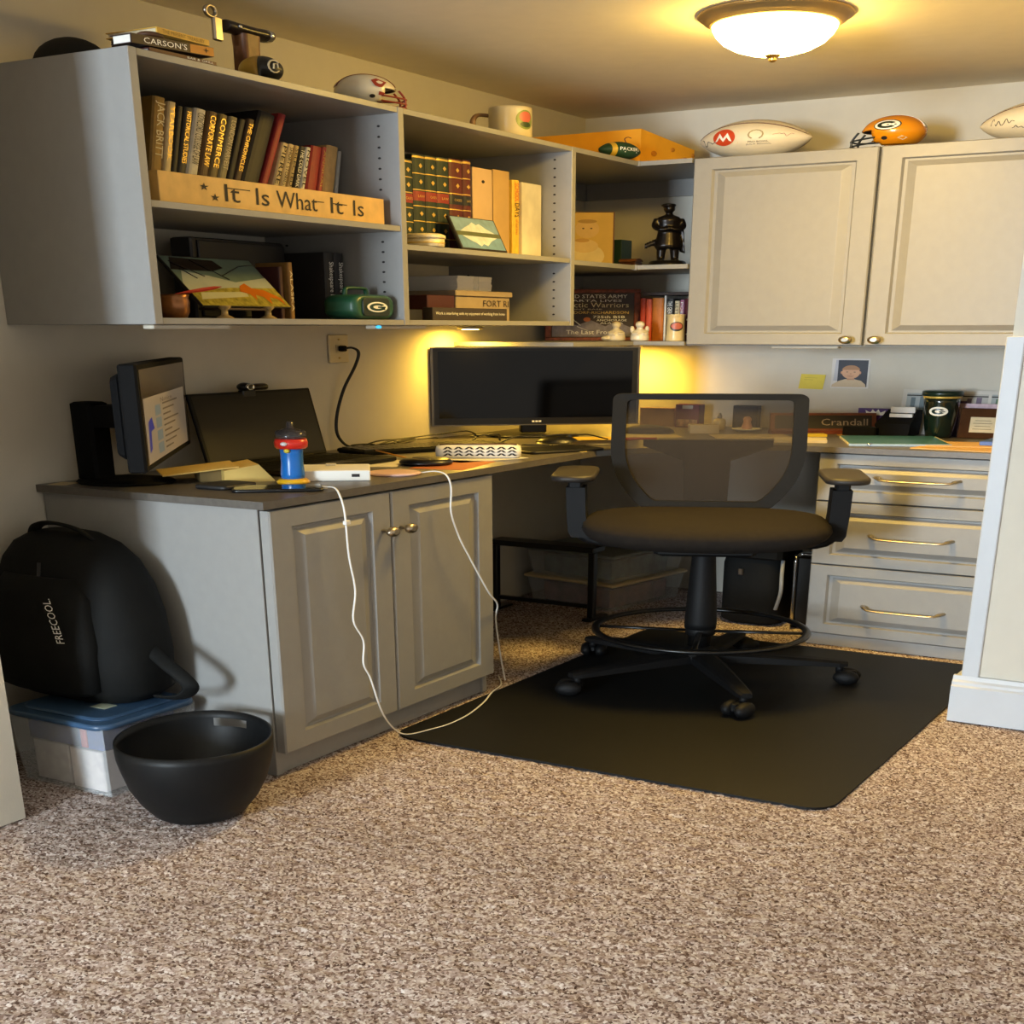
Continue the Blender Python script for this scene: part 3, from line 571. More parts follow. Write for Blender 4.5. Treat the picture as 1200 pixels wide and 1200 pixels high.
for s in (1, -1):
    yb = .55 if s > 0 else .42
    patch2('mountain', [(x, yb+s*q) for x, q in ((.12, 0), (.25, .12), (.36, .2), (.45, .30), (.52, .22), (.60, .27), (.72, .12), (.88, 0))], 'c8d2d8', .0008)
# lower tier of the second shelf
S('flat_book', G().box(.14, .30, -1.40, -1.29, z1, z1+.04, b=.002), hx('171313'), 'black book lying flat beside the shelf divider', 'book')
t = T('slogan_sign', 'long dark slogan block with a line of white print', 'sign', (.31, -1.12, z1))
A('block', G().box(.29, .315, -1.275, -.965, z1, z1+.048, b=.001), hx('3a3026', .5), t); A('lettering', G().txt('Work is interfering with my enjoyment of working from home', LW(.3152, -1.275, z1), .012, .018, .286, .014), M_wlet, t)
S('small_box', G().box(.18, .255, -1.205, -1.095, z1, z1+.098, b=.002), hx('4a2019', .5), 'dark maroon box behind the slogan block', 'box')
t = T('keepsake_box', 'beige keepsake box with lid and fort print', 'box', (.18, -.965, z1))
M_bx = mat('beige_card', 'a8957a', .6, var=.1)
A('body', G().box(.08, .252, -1.085, -.848, z1, z1+.098, b=.002), M_bx, t); A('lid', G().box(.076, .257, -1.092, -.842, z1+.098, z1+.12, b=.002), M_bx, t)
A('lettering', G().txt('FORT RI', LW(.2526, -1.0, z1), .03, .058, .115, .026), hx('3a2c20'), t)
for k in range(5): A('crest_stroke', G().rect(.10+k*.006, .104+k*.006, .008, .05-abs(k-2)*.008, LW(.2526, -1.0, z1)), hx('3a2c20'), t)
t = T('postcard_stack', 'stack of white cards in clear wrap on the keepsake box', 'cards', (.17, -.98, z1+.12))
for k in range(6): A('card', G().box(.10+.001*(k % 2), .235+.001*(k % 3), -1.055+.002*(k % 2), -.905, z1+.1202+k*.0098, z1+.1298+k*.0098), M_paper, t)
A('band', G().box(.0985, .238, -.985, -.965, z1+.12, z1+.1805), M_clear, t)
# ---------------------------------------------------------------- corner shelf
z3, z4 = 1.6905, 1.3425
t = T('baby_picture', 'sepia baby picture on a brown-edged canvas in the corner shelf', 'picture', (.12, -.28, z3))
PM = fr((.026, -.338, z3), RT, (0, 0, 1)); Ww, Hh = .22, .262
A('panel', G().box(0, Ww, 0, Hh, -.018, 0, PM, b=.001), hx('6b3a1e', .5), t); A('print', G().rect(.002, Ww-.004, .004, Hh-.003, PM), hx('d8b25c', .6, var=.06), t)
def pp(name, P, col, z): A(name, G().poly([(x*Ww, y*Hh) for x, y in P], PM, z), hx(col, .6), t)
el = lambda cx, cy, rx, ry, n=20: [(cx+rx*x, cy+ry*y) for x, y in circ(1, n)]
pp('print_body', el(.64, .22, .24, .22), 'e8d3a0', .001); pp('print_arms', el(.63, .40, .17, .12), 'e2c489', .0013); pp('print_face', el(.66, .70, .15, .16), 'dcb878', .0014); pp('print_hair', el(.66, .835, .12, .035), 'b58d4a', .0016); pp('print_toy', el(.60, .50, .09, .035), 'c79a55', .0018); pp('print_shadow', el(.52, .09, .06, .05), '3a2614', .0018)
for x in (.61, .71): pp('print_eye', el(x, .71, .015, .012), '4a3318', .002)
S('small_book', G().box(.203, .232, -.215, -.15, z3, z3+.135, b=.001), hx('1a3327', .4), 'small dark green case with white mark beside the baby picture', 'case')
t = T('trinket_chest', 'tiny brown wooden chest on the corner shelf', 'chest', (.272, -.235, z3))
A('body', G().box(.248, .298, -.26, -.215, z3, z3+.026, b=.002), M_dwood, t); A('lid', G().loft([[(.247, -.2375+y*.0235, z3+.027+z*.015), (.299, -.2375+y*.0235, z3+.027+z*.015)][::1]+[] for y, z in ()] or [[(x, -.2375+.0235*math.cos(a), z3+.027+.015*math.sin(a)) for a in [math.pi*k/8 for k in range(9)]] for x in (.247, .299)]), M_wood, t)
# bronze soldier
t = T('soldier_statue', 'dark bronze statue of a standing soldier in a long coat', 'statue', (.405, -.28, z3))
M_brz = mat('dark_bronze', '1d1815', .3, .6, var=.3, vscale=60); SMx = fr((.405, -.285, z3), RT, HEAD)
A('base', G().lathe([(.052, 0), (.054, .004), (.050, .010), (.048, .018), (.044, .022)], SMx, 24), M_brz, t)
g = G()
for s in (-1, 1): g.tube([(s*.019, 0, .018), (s*.018, 0, .06), (s*.015, 0, .12)], lambda q: .010+.005*q, 10, SMx).ell(.011, .02, .008, SMx @ Matrix.Translation((s*.02, -.008, .024)), 10, 6)
g.lathe([(.034, .078), (.037, .09), (.033, .12), (.029, .15), (.031, .185), (.033, .205), (.028, .218), (.014, .227), (.008, .231), (.008, .245)], SMx, 20, ky=.72)
g.loft([[(-.02-.042*f, .006*a*(1-f*.5), .118-.03*f+.016*c) for a, c in ((-1, 0), (0, -1), (1, 0), (0, 1))] for f in (0, .5, 1)], SMx)
g.ell(.0155, .018, .021, SMx @ Matrix.Translation((0, -.002, .255)), 16, 12).ell(.0205, .024, .0095, SMx @ Matrix.Translation((-.002, 0, .270)), 16, 10)
for s in (-1, 1): g.tube([(s*.030, 0, .210), (s*.037, -.006, .178), (s*.024, -.024, .160), (-s*.008, -.028, .168)], lambda q: .0105-.003*q, 10, SMx, sm=3)
g.loft([[(.020+.012*f, .010, .215-.15*f), (.038+.008*f, .002, .208-.15*f), (.040+.008*f, .018, .208-.15*f), (.022+.012*f, .022, .215-.15*f)] for f in (0, .5, 1)], SMx)
o = A('figure', g, M_brz, t); md = o.modifiers.new('fuse', 'REMESH'); md.mode = 'VOXEL'; md.voxel_size = .0034; md.use_smooth_shade = True
# army sign
t = T('army_sign', 'framed dark unit sign with rows of pale lettering', 'sign', (.16, -.24, z4))
PM = fr((.047, -.312, z4), RT, (0, 0, 1)); Ww, Hh = .268, .25
A('board', G().box(.012, Ww-.012, .01, Hh-.012, -.014, -.003, PM), hx('2b1a14', .5, var=.3), t)
for a in ((0, Ww, 0, .016), (0, Ww, Hh-.018, Hh), (0, .018, .016, Hh-.018), (Ww-.018, Ww, .016, Hh-.018)): A('frame_rail', G().box(*a, -.018, .002, PM, b=.002), hx('7a3b2b', .6, var=.4, vscale=70), t)
A('mountain_print', G().poly([(.02, .02), (Ww-.02, .02), (Ww-.02, .06), (.20, .095), (.17, .07), (.13, .10), (.09, .075), (.05, .095), (.02, .07)], PM, -.0025), hx('7d7780', .6, var=.3, vscale=40), t)
for s, x, y, w, h, m in (('UNITED STATES ARMY', .025, .207, .205, .017, M_wlet), ('SPARTA LIVES', .05, .189, .165, .011, M_wlet), ('Arctic Warriors', .05, .162, .185, .024, M_cream), ('JOINT BASE', .06, .149, .10, .007, M_cream), ('ELMENDORF-RICHARDSON', .03, .131, .205, .013, M_gold), ('725th BSB', .135, .110, .09, .012, M_wlet), ('ANCHORAGE', .145, .095, .085, .010, M_wlet), ('ALASKA', .155, .082, .065, .008, M_wlet), ('The Last Frontier', .06, .032, .16, .02, M_wlet)):
    A('lettering', G().txt(s, PM, x, y, w, h, -.0015), m, t)
A('crest', G().add([(.118+.010*x, .104+.011*y, -.001) for x, y in circ(1, 16)], [tuple(range(16))], PM), hx('c06a2a', .5), t)
for a in ((.07, .115, .10, .075), (.09, .07, .12, .05)): A('rifle_print', G().tube([PM @ Vector((a[0], a[1], 0)), PM @ Vector((a[2], a[3], 0))], .0018, 5), M_wlet, t)
for i, (x, y) in enumerate(((.278, -.325), (.345, -.315))):
    t = T('ceramic_figurine', ('white ceramic seated figurine with tan cap in front of the army sign', 'white ceramic angel figurine with tan hair beside the orange books')[i], 'figurine', (x, y, z4))
    FM = fr((x, y, z4), RT, HEAD); g = G().lathe([(.022, 0), (.026, .006), (.025, .028), (.017, .048), (.009, .058), (.006, .064)], FM, 18).ell(.013, .013, .016, FM @ Matrix.Translation((0, -.003, .077)), 14, 10)
    for s in (-1, 1): g.tube([(s*.011, 0, .049), (s*.019, -.012, .036), (s*.004, -.024, .036)], .0055, 8, FM, sm=3)
    if i == 0: g.ell(.016, .014, .012, FM @ Matrix.Translation((-.026, -.006, .013)), 12, 8)
    else: g.ell(.007, .004, .018, FM @ Matrix.Translation((-.02, .012, .055)), 10, 8).ell(.007, .004, .018, FM @ Matrix.Translation((.02, .012, .055)), 10, 8)
    o = A('body', g, mat('white_ceramic', 'dcd3bd', .3, var=.08), t); md = o.modifiers.new('fuse', 'REMESH'); md.mode = 'VOXEL'; md.voxel_size = .0032; md.use_smooth_shade = True
    A('hair', G().ell(.0128, .0128, .011, FM @ Matrix.Translation((0, .001, .0835)), 14, 8), hx('a98a5a', .6), t)
GC = 'books in the corner shelf'
for x, w, h, c, lab, tx, tm in ((.293, .016, .205, 'b5402a', 'red book at the left of the corner shelf books', None, None), (.311, .017, .20, 'd0583a', 'coral book between red and orange books', None, None), (.330, .034, .205, 'b86a22', 'wide orange brown book in the corner shelf', None, None), (.366, .006, .215, 'd9d6cc', 'thin white folder between orange and black books', None, None),
    (.374, .022, .20, '1b1b1d', 'black book with white lettering in the corner shelf', 'THE GREAT WAR', M_wlet), (.398, .014, .19, 'd8c8a2', 'cream book between black and mauve books', 'LETTERS', M_ink), (.414, .012, .195, 'a86a86', 'mauve book beside the cream book in the corner shelf', 'POEMS', M_wlet), (.428, .022, .20, '5a1c24', 'maroon book against the door cabinet', None, None)):
    book(lab, fr((x, -.21, z4), (1, 0, 0), (0, -1, 0), (0, 0, 1)), w, .14, h, c, tx, tm, GC, tl=.5, to=.06)
S('flat_book', G().box(.30, .455, -.34+.13, -.07, z4+.217, z4+.232, b=.001), hx('2a1712', .5), 'dark brown book lying flat on top of the corner shelf books', 'book')
t = T('beer_stein', 'cream stein with painted red face emblem', 'stein', (.455, -.315, z4)); STM = Matrix.Translation((.452, -.318, z4))
A('body', G().lathe([(.026, 0), (.027, .004), (.025, .03), (.024, .10), (.025, .118), (.026, .124), (.023, .124), (.022, .01)], STM, 24), mat('cream_glaze', 'cdb989', .3, var=.1), t)
FMx = STM @ fr((0, 0, .068), RT, (0, 0, 1))
def pdisc(cx, cy, rx, ry, r, M, n=24, m=6):
    P = [(cx, cy)]+[(cx+rx*k/m*math.cos(2*math.pi*i/n), cy+ry*k/m*math.sin(2*math.pi*i/n)) for k in range(1, m+1) for i in range(n)]
    F = [(0, 1+i, 1+(i+1) % n) for i in range(n)]+[(1+k*n+i, 1+k*n+(i+1) % n, 1+(k+1)*n+(i+1) % n, 1+(k+1)*n+i) for k in range(m-1) for i in range(n)]
    return G().add(cyl_patch(P, r, M), F, M)
def cyl_patch(pts, r, M): return [(r*math.sin(x/r), y, r*math.cos(x/r)) for x, y in pts]
A('emblem', pdisc(0, 0, .019, .022, .0252, FMx), hx('3d3a30', .4), t)
A('emblem_face', pdisc(0, .002, .016, .015, .0262, FMx), hx('b5604a', .4), t)
A('handle', G().tube([(.475, -.30, z4+.10), (.492, -.29, z4+.095), (.495, -.288, z4+.06), (.476, -.30, z4+.03)], .004, 8, sm=4), mat('cream_glaze', ''), t)

# ---------------------------------------------------------------- on top of the cabinets
zt = 2.1422
t = T('cap', 'black knit cap lying at the end of the open shelf top', 'cap', (.12, -2.04, zt))
A('crown', G().ell(.066, .066, .085, Matrix.Translation((.125, -2.035, zt)), 24, 14, z0=0), mat('black_wool', '15140f', .9, var=.3, vscale=80, bump=.3, bscale=300), t)
A('brim', G().lathe([(.064, 0), (.069, .002), (.070, .012), (.067, .014)], Matrix.Translation((.125, -2.035, zt)), 24), mat('black_wool', ''), t)
def flatbook(label, o, deg, L, D, H, col, text, tm, tilt=0, sx=.08, sw=.6, page=None):      # lying flat, spine facing out of the shelf
    M = fr(o, (math.sin(math.radians(deg)), math.cos(math.radians(deg)), math.tan(math.radians(tilt))), (0, 0, 1)); th = T('book', label, 'book', tuple(o))
    A('cover', G().box(0, L, 0, .0022, -D, 0, M).box(0, L, H-.0022, H, -D, 0, M).box(0, L, .0022, H-.0022, -.003, 0, M), hx(col, .5, var=.12), th)
    A('pages', G().box(.003, L-.003, .0023, H-.0023, -D+.003, -.0031, M), page or M_paper, th)
    if text: A('lettering', G().txt(text, M, L*sx, H*.2, L*sw, H*.6), tm, th)
    return th, M
flatbook('dark red book lying under the barbecue book', (.352, -2.09, zt), 0, .15, .06, .009, '4a1512', 'BAR & GRILL', M_wlet, sx=.55, sw=.4)
th, M = flatbook('dark brown book with bold white lettering lying over the shelf edge', (.354, -2.128, zt+.0095), 1, .178, .045, .024, '2e1a10', "CARSON'S", M_wlet, 3.2, .14, .52)
A('spine_patch', G().rect(.178*.70, .178, .001, .023, M, .0004), hx('b9771f', .5), th); A('compass_star', G().poly([(.16+(.008 if k % 2 == 0 else .002)*math.sin(k*math.pi/4), .013+(.008 if k % 2 == 0 else .002)*math.cos(k*math.pi/4)) for k in range(8)], M, .0008), M_ink, th)
S('wooden_block', G().box(.19, .285, -2.01, -1.90, zt, zt+.0735, b=.002), M_dwood, 'dark wooden block under the gold yellow book', 'block')
flatbook('gold yellow book lying on a dark wooden block', (.30, -2.015, zt+.074), -2, .125, .11, .016, 'd8ab48', 'THE PRESENT TREASURY', hx('8a6a2a'), 0, .1, .8, M_cream)
S('leather_pouch', G().ell(.02, .024, .012, Matrix.Translation((.332, -2.065, zt+.045)), 16, 8), mat('brown_leather', '4a2c16', .6, var=.3), 'small brown leather pouch on the bold lettered book', 'pouch')
# mallet bottle opener
t = T('bottle_opener', 'wooden mallet with dark head and metal bottle opener on a shelf top', 'bottle opener', (.24, -1.735, zt))
A('handle', G().loft([[(x+.24, y-1.732, z) for x, y in rrect(.035-i, .046-i, .008, 3)] for z, i in ((zt, 0), (zt+.02, .002), (zt+.12, .002), (zt+.155, 0))]), M_wood, t)
A('head', G().lathe([(.016, -.055), (.018, -.05), (.017, -.02), (.016, .02), (.018, .045), (.017, .058)], fr((.24, -1.735, zt+.168), (1, 0, 0), (0, 0, 1), (0, 1, 0)), 18), hx('1d1410', .3), t)
A('head_cap', G().lathe([(.0175, .052), (.019, .054), (.018, .064), (.012, .066)], fr((.24, -1.735, zt+.168), (1, 0, 0), (0, 0, 1), (0, 1, 0)), 18), M_chrome, t)
A('pin', G().lathe([(.005, 0), (.005, .002), (.003, .003)], fr((.2572, -1.765, zt+.168), (0, 1, 0), (0, 0, 1)), 10), M_chrome, t)
A('opener_ring', G().tube([(.245, -1.825+.013*math.cos(k*math.pi/10), zt+.196+.015*math.sin(k*math.pi/10)) for k in range(20)], .0042, 8, closed=True), M_nickel, t)
A('opener_shank', G().box(.240, .250, -1.822, -1.80, zt+.118, zt+.183, b=.003), M_nickel, t)
t = T('souvenir_ball', 'black and gold souvenir baseball with emblem on the shelf top', 'ball', (.30, -1.765, zt)); BMb = Matrix.Translation((.30, -1.768, zt+.043))
BAx = fr((.30, -1.768, zt+.039), HEAD, (0, 0, 1), RT)
A('gold_half', G().ell(.039, .039, .039, BAx @ Matrix.Rotation(math.pi, 4, 'X'), 24, 16, z0=0), hx('a8802a', .4), t)
A('black_half', G().ell(.0391, .0391, .0391, BAx, 24, 16, z0=0), hx('15140f', .4), t)
EMd = (RT*.75-HEAD*.66).normalized(); EMb = fr(Vector((.30, -1.768, zt+.043))+EMd*.039, (RT*.66+HEAD*.75), (0, 0, 1))
A('emblem_ring', G().tube([EMb @ Vector((.013*math.cos(a), .017*math.sin(a), -.003)) for a in [math.radians(40+28*k) for k in range(11)]], .0022, 6), M_cream, t); A('emblem_ring', G().tube([EMb @ Vector((x, y, 0)) for x, y in ((-.004, -.008), (-.003, .006), (.005, .007), (.006, -.004))], .0018, 6), M_cream, t)
# helmets
def disc(cx, cy, rx, ry, n=28, m=7):
    P = [(cx, cy)]+[(cx+rx*k/m*math.cos(2*math.pi*i/n), cy+ry*k/m*math.sin(2*math.pi*i/n)) for k in range(1, m+1) for i in range(n)]
    F = [(0, 1+i, 1+(i+1) % n) for i in range(n)]+[(1+k*n+i, 1+k*n+(i+1) % n, 1+(k+1)*n+(i+1) % n, 1+(k+1)*n+i) for k in range(m-1) for i in range(n)]
    return P, F
def helmet(name, label, o, yaw, s, shell, stripes, mask_m, logo):
    """local: faces -x, z up, seen from -y"""
    M = Matrix.Translation(o) @ Matrix.Rotation(math.radians(yaw), 4, 'Z') @ Matrix.Scale(s, 4); t = T(name, label, 'helmet', tuple(o))
    V = []; F = []; nu, nv = 40, 22
    P = lambda a, b: (1.02*math.cos(b)*math.cos(a)+.05, .80*math.cos(b)*math.sin(a), .90+.90*math.sin(b))
    for j in range(nv+1):
        for i in range(nu): V.append(P(2*math.pi*i/nu, math.radians(-52+142*j/nv)))
    for j in range(nv):
        for i in range(nu):
            q = [j*nu+i, j*nu+(i+1) % nu, (j+1)*nu+(i+1) % nu, (j+1)*nu+i]; c = [sum(V[k][d] for k in q)/4 for d in range(3)]
            if c[0] < -.40 and c[2] < 1.02: continue
            if c[0] < -.15 and c[2] < .30: continue
            F.append(q)
    o1 = A('shell', G().add(V, F, M, True), shell, t); md = o1.modifiers.new('thick', 'SOLIDIFY'); md.thickness = .006*s*10; md.offset = -1
    surf = lambda x, z, e=1.006: (lambda w: (x, -.80*e*math.sqrt(max(0, 1-((x-.05)/1.02)**2-w*w)), z))((z-.90)/.90)
    for w, m in stripes:
        A('stripe', G().loft([[(1.027*math.cos(a)*e+.05, y, .90+.90*math.sin(a)*e) for y, e in ((-w, 1), (w, 1), (w, .985), (-w, .985))] for a in [math.radians(12+150*k/24) for k in range(25)]], M, True), m, t)
    def dec(nm, pts, col, e):
        for sg in (1, -1): A(nm, G().add([(lambda q: (q[0], q[1]*sg, q[2]))(surf(x, z, e)) for x, z in pts], [tuple(range(len(pts)))], M), col, t)
    E = lambda cx, cz, rx, rzz, n=28: [(cx+rx*x, cz+rzz*y) for x, y in circ(1, n)]
    if logo == 'G':
        
        for nm, rx, ry, mm_, e in (('emblem_rim', .44, .28, hx('1d2b20', .3), 1.012), ('emblem_oval', .40, .245, M_wlet, 1.02)):
            Pq, Fq = disc(.08, 1.18, rx, ry); A(nm, G().add([surf(x, z, e) for x, z in Pq], Fq, M), mm_, t)
        g = G(); Q = []
        for k in range(25): a = math.radians(32+296*k/24); Q.append((.08+.31*math.cos(a), 1.18+.185*math.sin(a)))
        for k in range(25): a = math.radians(328-296*k/24); Q.append((.08+.17*math.cos(a), 1.18+.085*math.sin(a)))
        g.add([surf(x, z, 1.03) for x, z in Q], [(i, i+1, 48-i, 49-i) for i in range(24)], M); g.add([surf(x, z, 1.03) for x, z in ((.08, 1.15), (.38, 1.15), (.38, 1.20), (.08, 1.20))], [(0, 1, 2, 3)], M); A('emblem_letter', g, hx('1d2b20', .3), t)
    else:
        dec('emblem_wing', [(-.50, 1.30), (-.15, 1.48), (.05, 1.35), (-.05, 1.05), (-.20, .98), (-.30, 1.0)], hx('8c2a14', .4), 1.05); dec('emblem_tip', [(-.42, .72), (-.2, .78), (-.18, .60), (-.35, .58)], hx('8c2a14', .4), 1.02)
    dec('ear_hole', E(.02, .52, .10, .09, 14), M_ink, 1.012); dec('side_plate', E(.55, .50, .14, .11, 4), hx('d8c8a2', .5), 1.012)
    for z, y0 in ((.60, .70), (.34, .66), (.12, .58)):
        A('mask_bar', G().tube([(-.30, -y0, z), (-.85, -y0*.75, z-.04), (-1.22, -.28, z-.06), (-1.27, 0, z-.06), (-1.22, .28, z-.06), (-.85, y0*.75, z-.04), (-.30, y0, z)], .045, 8, M, sm=4), mask_m, t)
    for y in (-.28, .28): A('mask_bar', G().tube([(-1.0, y, .98), (-1.2, y, .55), (-1.2, y, .06)], .042, 8, M, sm=4), mask_m, t)
    A('brow_pad', G().tube([(-.55, -.55, 1.02), (-.84, -.28, 1.04), (-.9, 0, 1.05), (-.84, .28, 1.04), (-.55, .55, 1.02)], .06, 8, M, sm=4), hx('3a2a20', .6), t)
    return t
helmet('mini_helmet', 'small yellow football helmet with oval letter emblem', (.972, -.262, zt), -4, .0765, mat('yellow_shell', 'd98a10', .22, var=.04, coat=.3), ((.14, M_wlet),), mat('mask_grey', '23282a', .35, var=.1), 'G')
helmet('mini_helmet', 'small white and dark red football helmet on the open shelf top', (.285, -1.44, zt), 232, .060, mat('ivory_shell', 'd9cfb4', .25, var=.04), ((.20, hx('7a2416', .4)), (.07, M_wlet)), hx('8a2a18', .4), 'C')
# footballs
def football(name, label, o, ax, up, L, R, shell, cat='football'):
    M = fr(o, ax, up); t = T(name, label, cat, (o[0], o[1], o[2]-R)); r = lambda s: R*max(0, 1-abs(s)**2.05)**.78
    A('hide', G().lathe([(r(k/16), k/16*L) for k in range(-16, 17)], M @ Matrix.Rotation(math.pi/2, 4, 'Y'), 32), shell, t)
    surf = lambda x, y, e=.0008: (x, y, math.sqrt(max(0, (r(x/L)+e)**2-y*y)))
    return t, M, r, surf
def sdec(t, M, surf, name, pts, m, e=.0008, faces=None): return A(name, G().add([surf(x, y, e) for x, y in pts], faces or [tuple(range(len(pts)))], M), m, t)
def stxt(t, M, surf, s, x, y, w, h, m, e=.001, name='lettering'):
    v, f = text2d(s); return A(name, G().add([surf(x+a*w, y+b*h, e) for a, b in v], f, M), m, t)
M_fb = mat('white_football_hide', 'e2d6bb', .5, var=.05, bump=.15, bscale=260)
t, M, r, sf = football('football', 'white signed football with round red emblem on the door cabinet', (.618, -.25, zt+.083), (1, -.03, -.03), (0, -.15, 1), .152, .083, M_fb)
M_red = hx('c8451f', .4)
_P, _F = disc(-.052, .012, .034, .034); sdec(t, M, sf, 'emblem', _P, M_red, .0008, _F)
sdec(t, M, sf, 'emblem_letter', [(-.078, -.006), (-.064, .030), (-.052, .008), (-.040, .030), (-.026, -.006), (-.034, -.002), (-.041, .012), (-.052, -.006), (-.063, .012), (-.070, -.002)], M_wlet, .0035)
A('print_divider', G().add([sf(x, y, .001) for x, y in ((-.012, -.015), (-.011, -.015), (-.011, .035), (-.012, .035))], [(0, 1, 2, 3)], M), M_gold, t)
A('emblem_ring', G().tube([M @ Vector(sf(.035+.018*math.cos(a), .018+.018*math.sin(a), .0005)) for a in [math.radians(-60+30*k) for k in range(11)]], .0022, 6), hx('a89a72', .5), t)
stxt(t, M, sf, 'PRO BOWL', .016, -.014, .05, .007, M_ink); stxt(t, M, sf, 'JULY BOWL', .01, -.024, .062, .006, M_ink)
def scribble(t, M, sf, x, y, w, h, m, seed):
    rg = random.Random(seed); P = [M @ Vector(sf(x+w*k/9, y+h*(rg.random()-.5)*(1-.06*k), .0006)) for k in range(10)]
    A('signature', G().tube(P, .0009, 5, sm=4), m, t)
scribble(t, M, sf, -.128, -.008, .05, .028, M_ink, 2); scribble(t, M, sf, .075, .012, .045, .02, hx('b58a7a', .5), 5)
A('seam', G().tube([M @ Vector((x, r(x/.152)*.80, r(x/.152)*.60+.0003)) for x in [-.145+.29*k/20 for k in range(21)]], .0013, 6), hx('5a2a1a', .5), t)
sdec(t, M, lambda x, y, e: (x, r(x/.152)*y, math.sqrt(max(0, 1-y*y))*r(x/.152)+e), 'brown_panel', [(-.14+.28*k/20, .83) for k in range(21)]+[(.14-.28*k/20, .995) for k in range(21)], hx('5a2a1a', .5), .0008, [(i, i+1, 40-i, 41-i) for i in range(20)])
t, M, r, sf = football('football', 'white signed football without emblem at the end of the door cabinet', (1.315, -.215, zt+.083), (1, -.03, .03), (0, -.15, 1), .152, .083, M_fb)
scribble(t, M, sf, -.115, .006, .06, .034, M_ink, 8); scribble(t, M, sf, -.06, -.018, .04, .02, M_ink, 11)
A('seam', G().tube([M @ Vector((x, r(x/.152)*.80, r(x/.152)*.60+.0003)) for x in [-.145+.29*k/20 for k in range(21)]], .0013, 6), hx('5a2a1a', .5), t)
t, M, r, sf = football('toy_football', 'small green and yellow lettered toy football before the cheese wedge', (.325, -.425, zt+.038), (.50, .84, -.03), (.2, -.12, 1), .063, .038, mat('green_foam', '1e3f24', .6, var=.1))
A('yellow_band', G().lathe([(r(s/.063)+.0006, s) for s in (-.038, -.034, -.030, -.026)], M @ Matrix.Rotation(math.pi/2, 4, 'Y'), 28, False, False), hx('d0a830', .5), t)
stxt(t, M, sf, 'PACKERS', -.020, .004, .062, .014, M_wlet); A('underline', G().add([sf(x, y, .001) for x, y in ((-.008, -.003), (.034, -.003), (.034, 0), (-.008, 0))], [(0, 1, 2, 3)], M), M_wlet, t)
A('hanging_loop', G().tube([(.335, -.41, zt+.076), (.332, -.412, zt+.09), (.338, -.405, zt+.098), (.345, -.40, zt+.093)], .0016, 6, sm=4), hx('5a2418', .5), t)
t = T('foam_wedge', 'orange yellow foam cheese wedge in the corner on top', 'foam wedge', (.2, -.25, zt)); M_ch = mat('foam_yellow', 'dc9a12', .75, var=.08, vscale=12, bump=.12, bscale=60)
base = [(.335, -.325), (.40, -.13), (.28, -.03), (.03, -.30), (.06, -.46)]; hz = (.150, .085, .10, .11, .115)
V = [(x, y, zt) for x, y in base]+[(x, y, zt+h) for (x, y), h in zip(base, hz)]; F = [(4, 3, 2, 1, 0), (5, 6, 7), (5, 7, 8), (5, 8, 9)]+[(i, (i+1) % 5, 5+(i+1) % 5, 5+i) for i in range(5)]
A('foam_body', G().add(V, F), M_ch, t)
e1 = Vector((.065, .195, 0)).normalized()
for d, z, s in ((.05, .05, .011), (.12, .075, .009), (.17, .035, .012), (.20, .06, .007)):
    A('foam_hole', G().ell(s, .003, s*1.1, fr((.335, -.325, zt+z), e1, (e1.y, -e1.x, 0), (0, 0, 1)) @ Matrix.Translation((d, 0, 0)), 14, 8), hx('b87408', .8), t)
# mug
t = T('ceramic_mug', 'cream mug with painted emblem on the open shelf top', 'mug', (.27, -.875, zt)); MMg = Matrix.Translation((.27, -.872, zt))
M_mug = mat('mug_glaze', 'cdbf98', .3, var=.05)
A('body', G().lathe([(.040, 0), (.047, .004), (.050, .02), (.050, .115), (.049, .125), (.046, .125), (.046, .02), (.042, .006)], MMg, 32), M_mug, t)
hd = -RT; A('handle', G().tube([MMg @ (hd*.048+Vector((0, 0, .098))), MMg @ (hd*.076+Vector((0, 0, .10))), MMg @ (hd*.086+Vector((0, 0, .07))), MMg @ (hd*.072+Vector((0, 0, .038))), MMg @ (hd*.048+Vector((0, 0, .03)))], .007, 8, sm=5), hx('8a6a4a', .3), t)
FMx = MMg @ fr((0, 0, .075), (RT*.72+HEAD*.69), (0, 0, 1))
A('emblem', pdisc(0, 0, .026, .036, .0505, FMx), hx('7d8a3a', .4), t); A('emblem_flower', pdisc(0, .010, .018, .020, .0512, FMx), hx('c2604a', .4), t); A('emblem_leaf', pdisc(0, -.018, .016, .010, .0512, FMx), hx('3a4a20', .4), t)
# ---------------------------------------------------------------- on the counter
D = .9052
t = T('monitor', 'wide black monitor with thin silver edge standing in the counter corner', 'monitor', (.2, -.62, D))
MM = fr((.006, -.832, .962), (.418, .361, 0), (0, 0, 1)); mw, mh = .552, .358
A('housing', G().box(0, mw, 0, mh, -.035, -.004, MM, b=.006), M_satin, t)
for a in ((0, .006, 0, mh), (mw-.006, mw, 0, mh), (.006, mw-.006, 0, .005), (.006, mw-.006, mh-.005, mh)): A('edge_trim', G().box(*a, -.006, .001, MM), hx('6f6a60', .3, metal=.8), t)
A('bezel', G().box(.006, mw-.006, .005, mh-.005, -.005, -.001, MM), M_satin, t)
A('screen', G().box(.02, mw-.02, .035, mh-.018, -.002, -.0004, MM), M_glossblack, t, 'switched off glossy screen')
A('maker_mark', G().rect(mw/2-.012, mw/2-.005, .014, .022, MM).rect(mw/2-.003, mw/2+.004, .014, .022, MM).rect(mw/2+.006, mw/2+.013, .014, .022, MM), M_wlet, t)
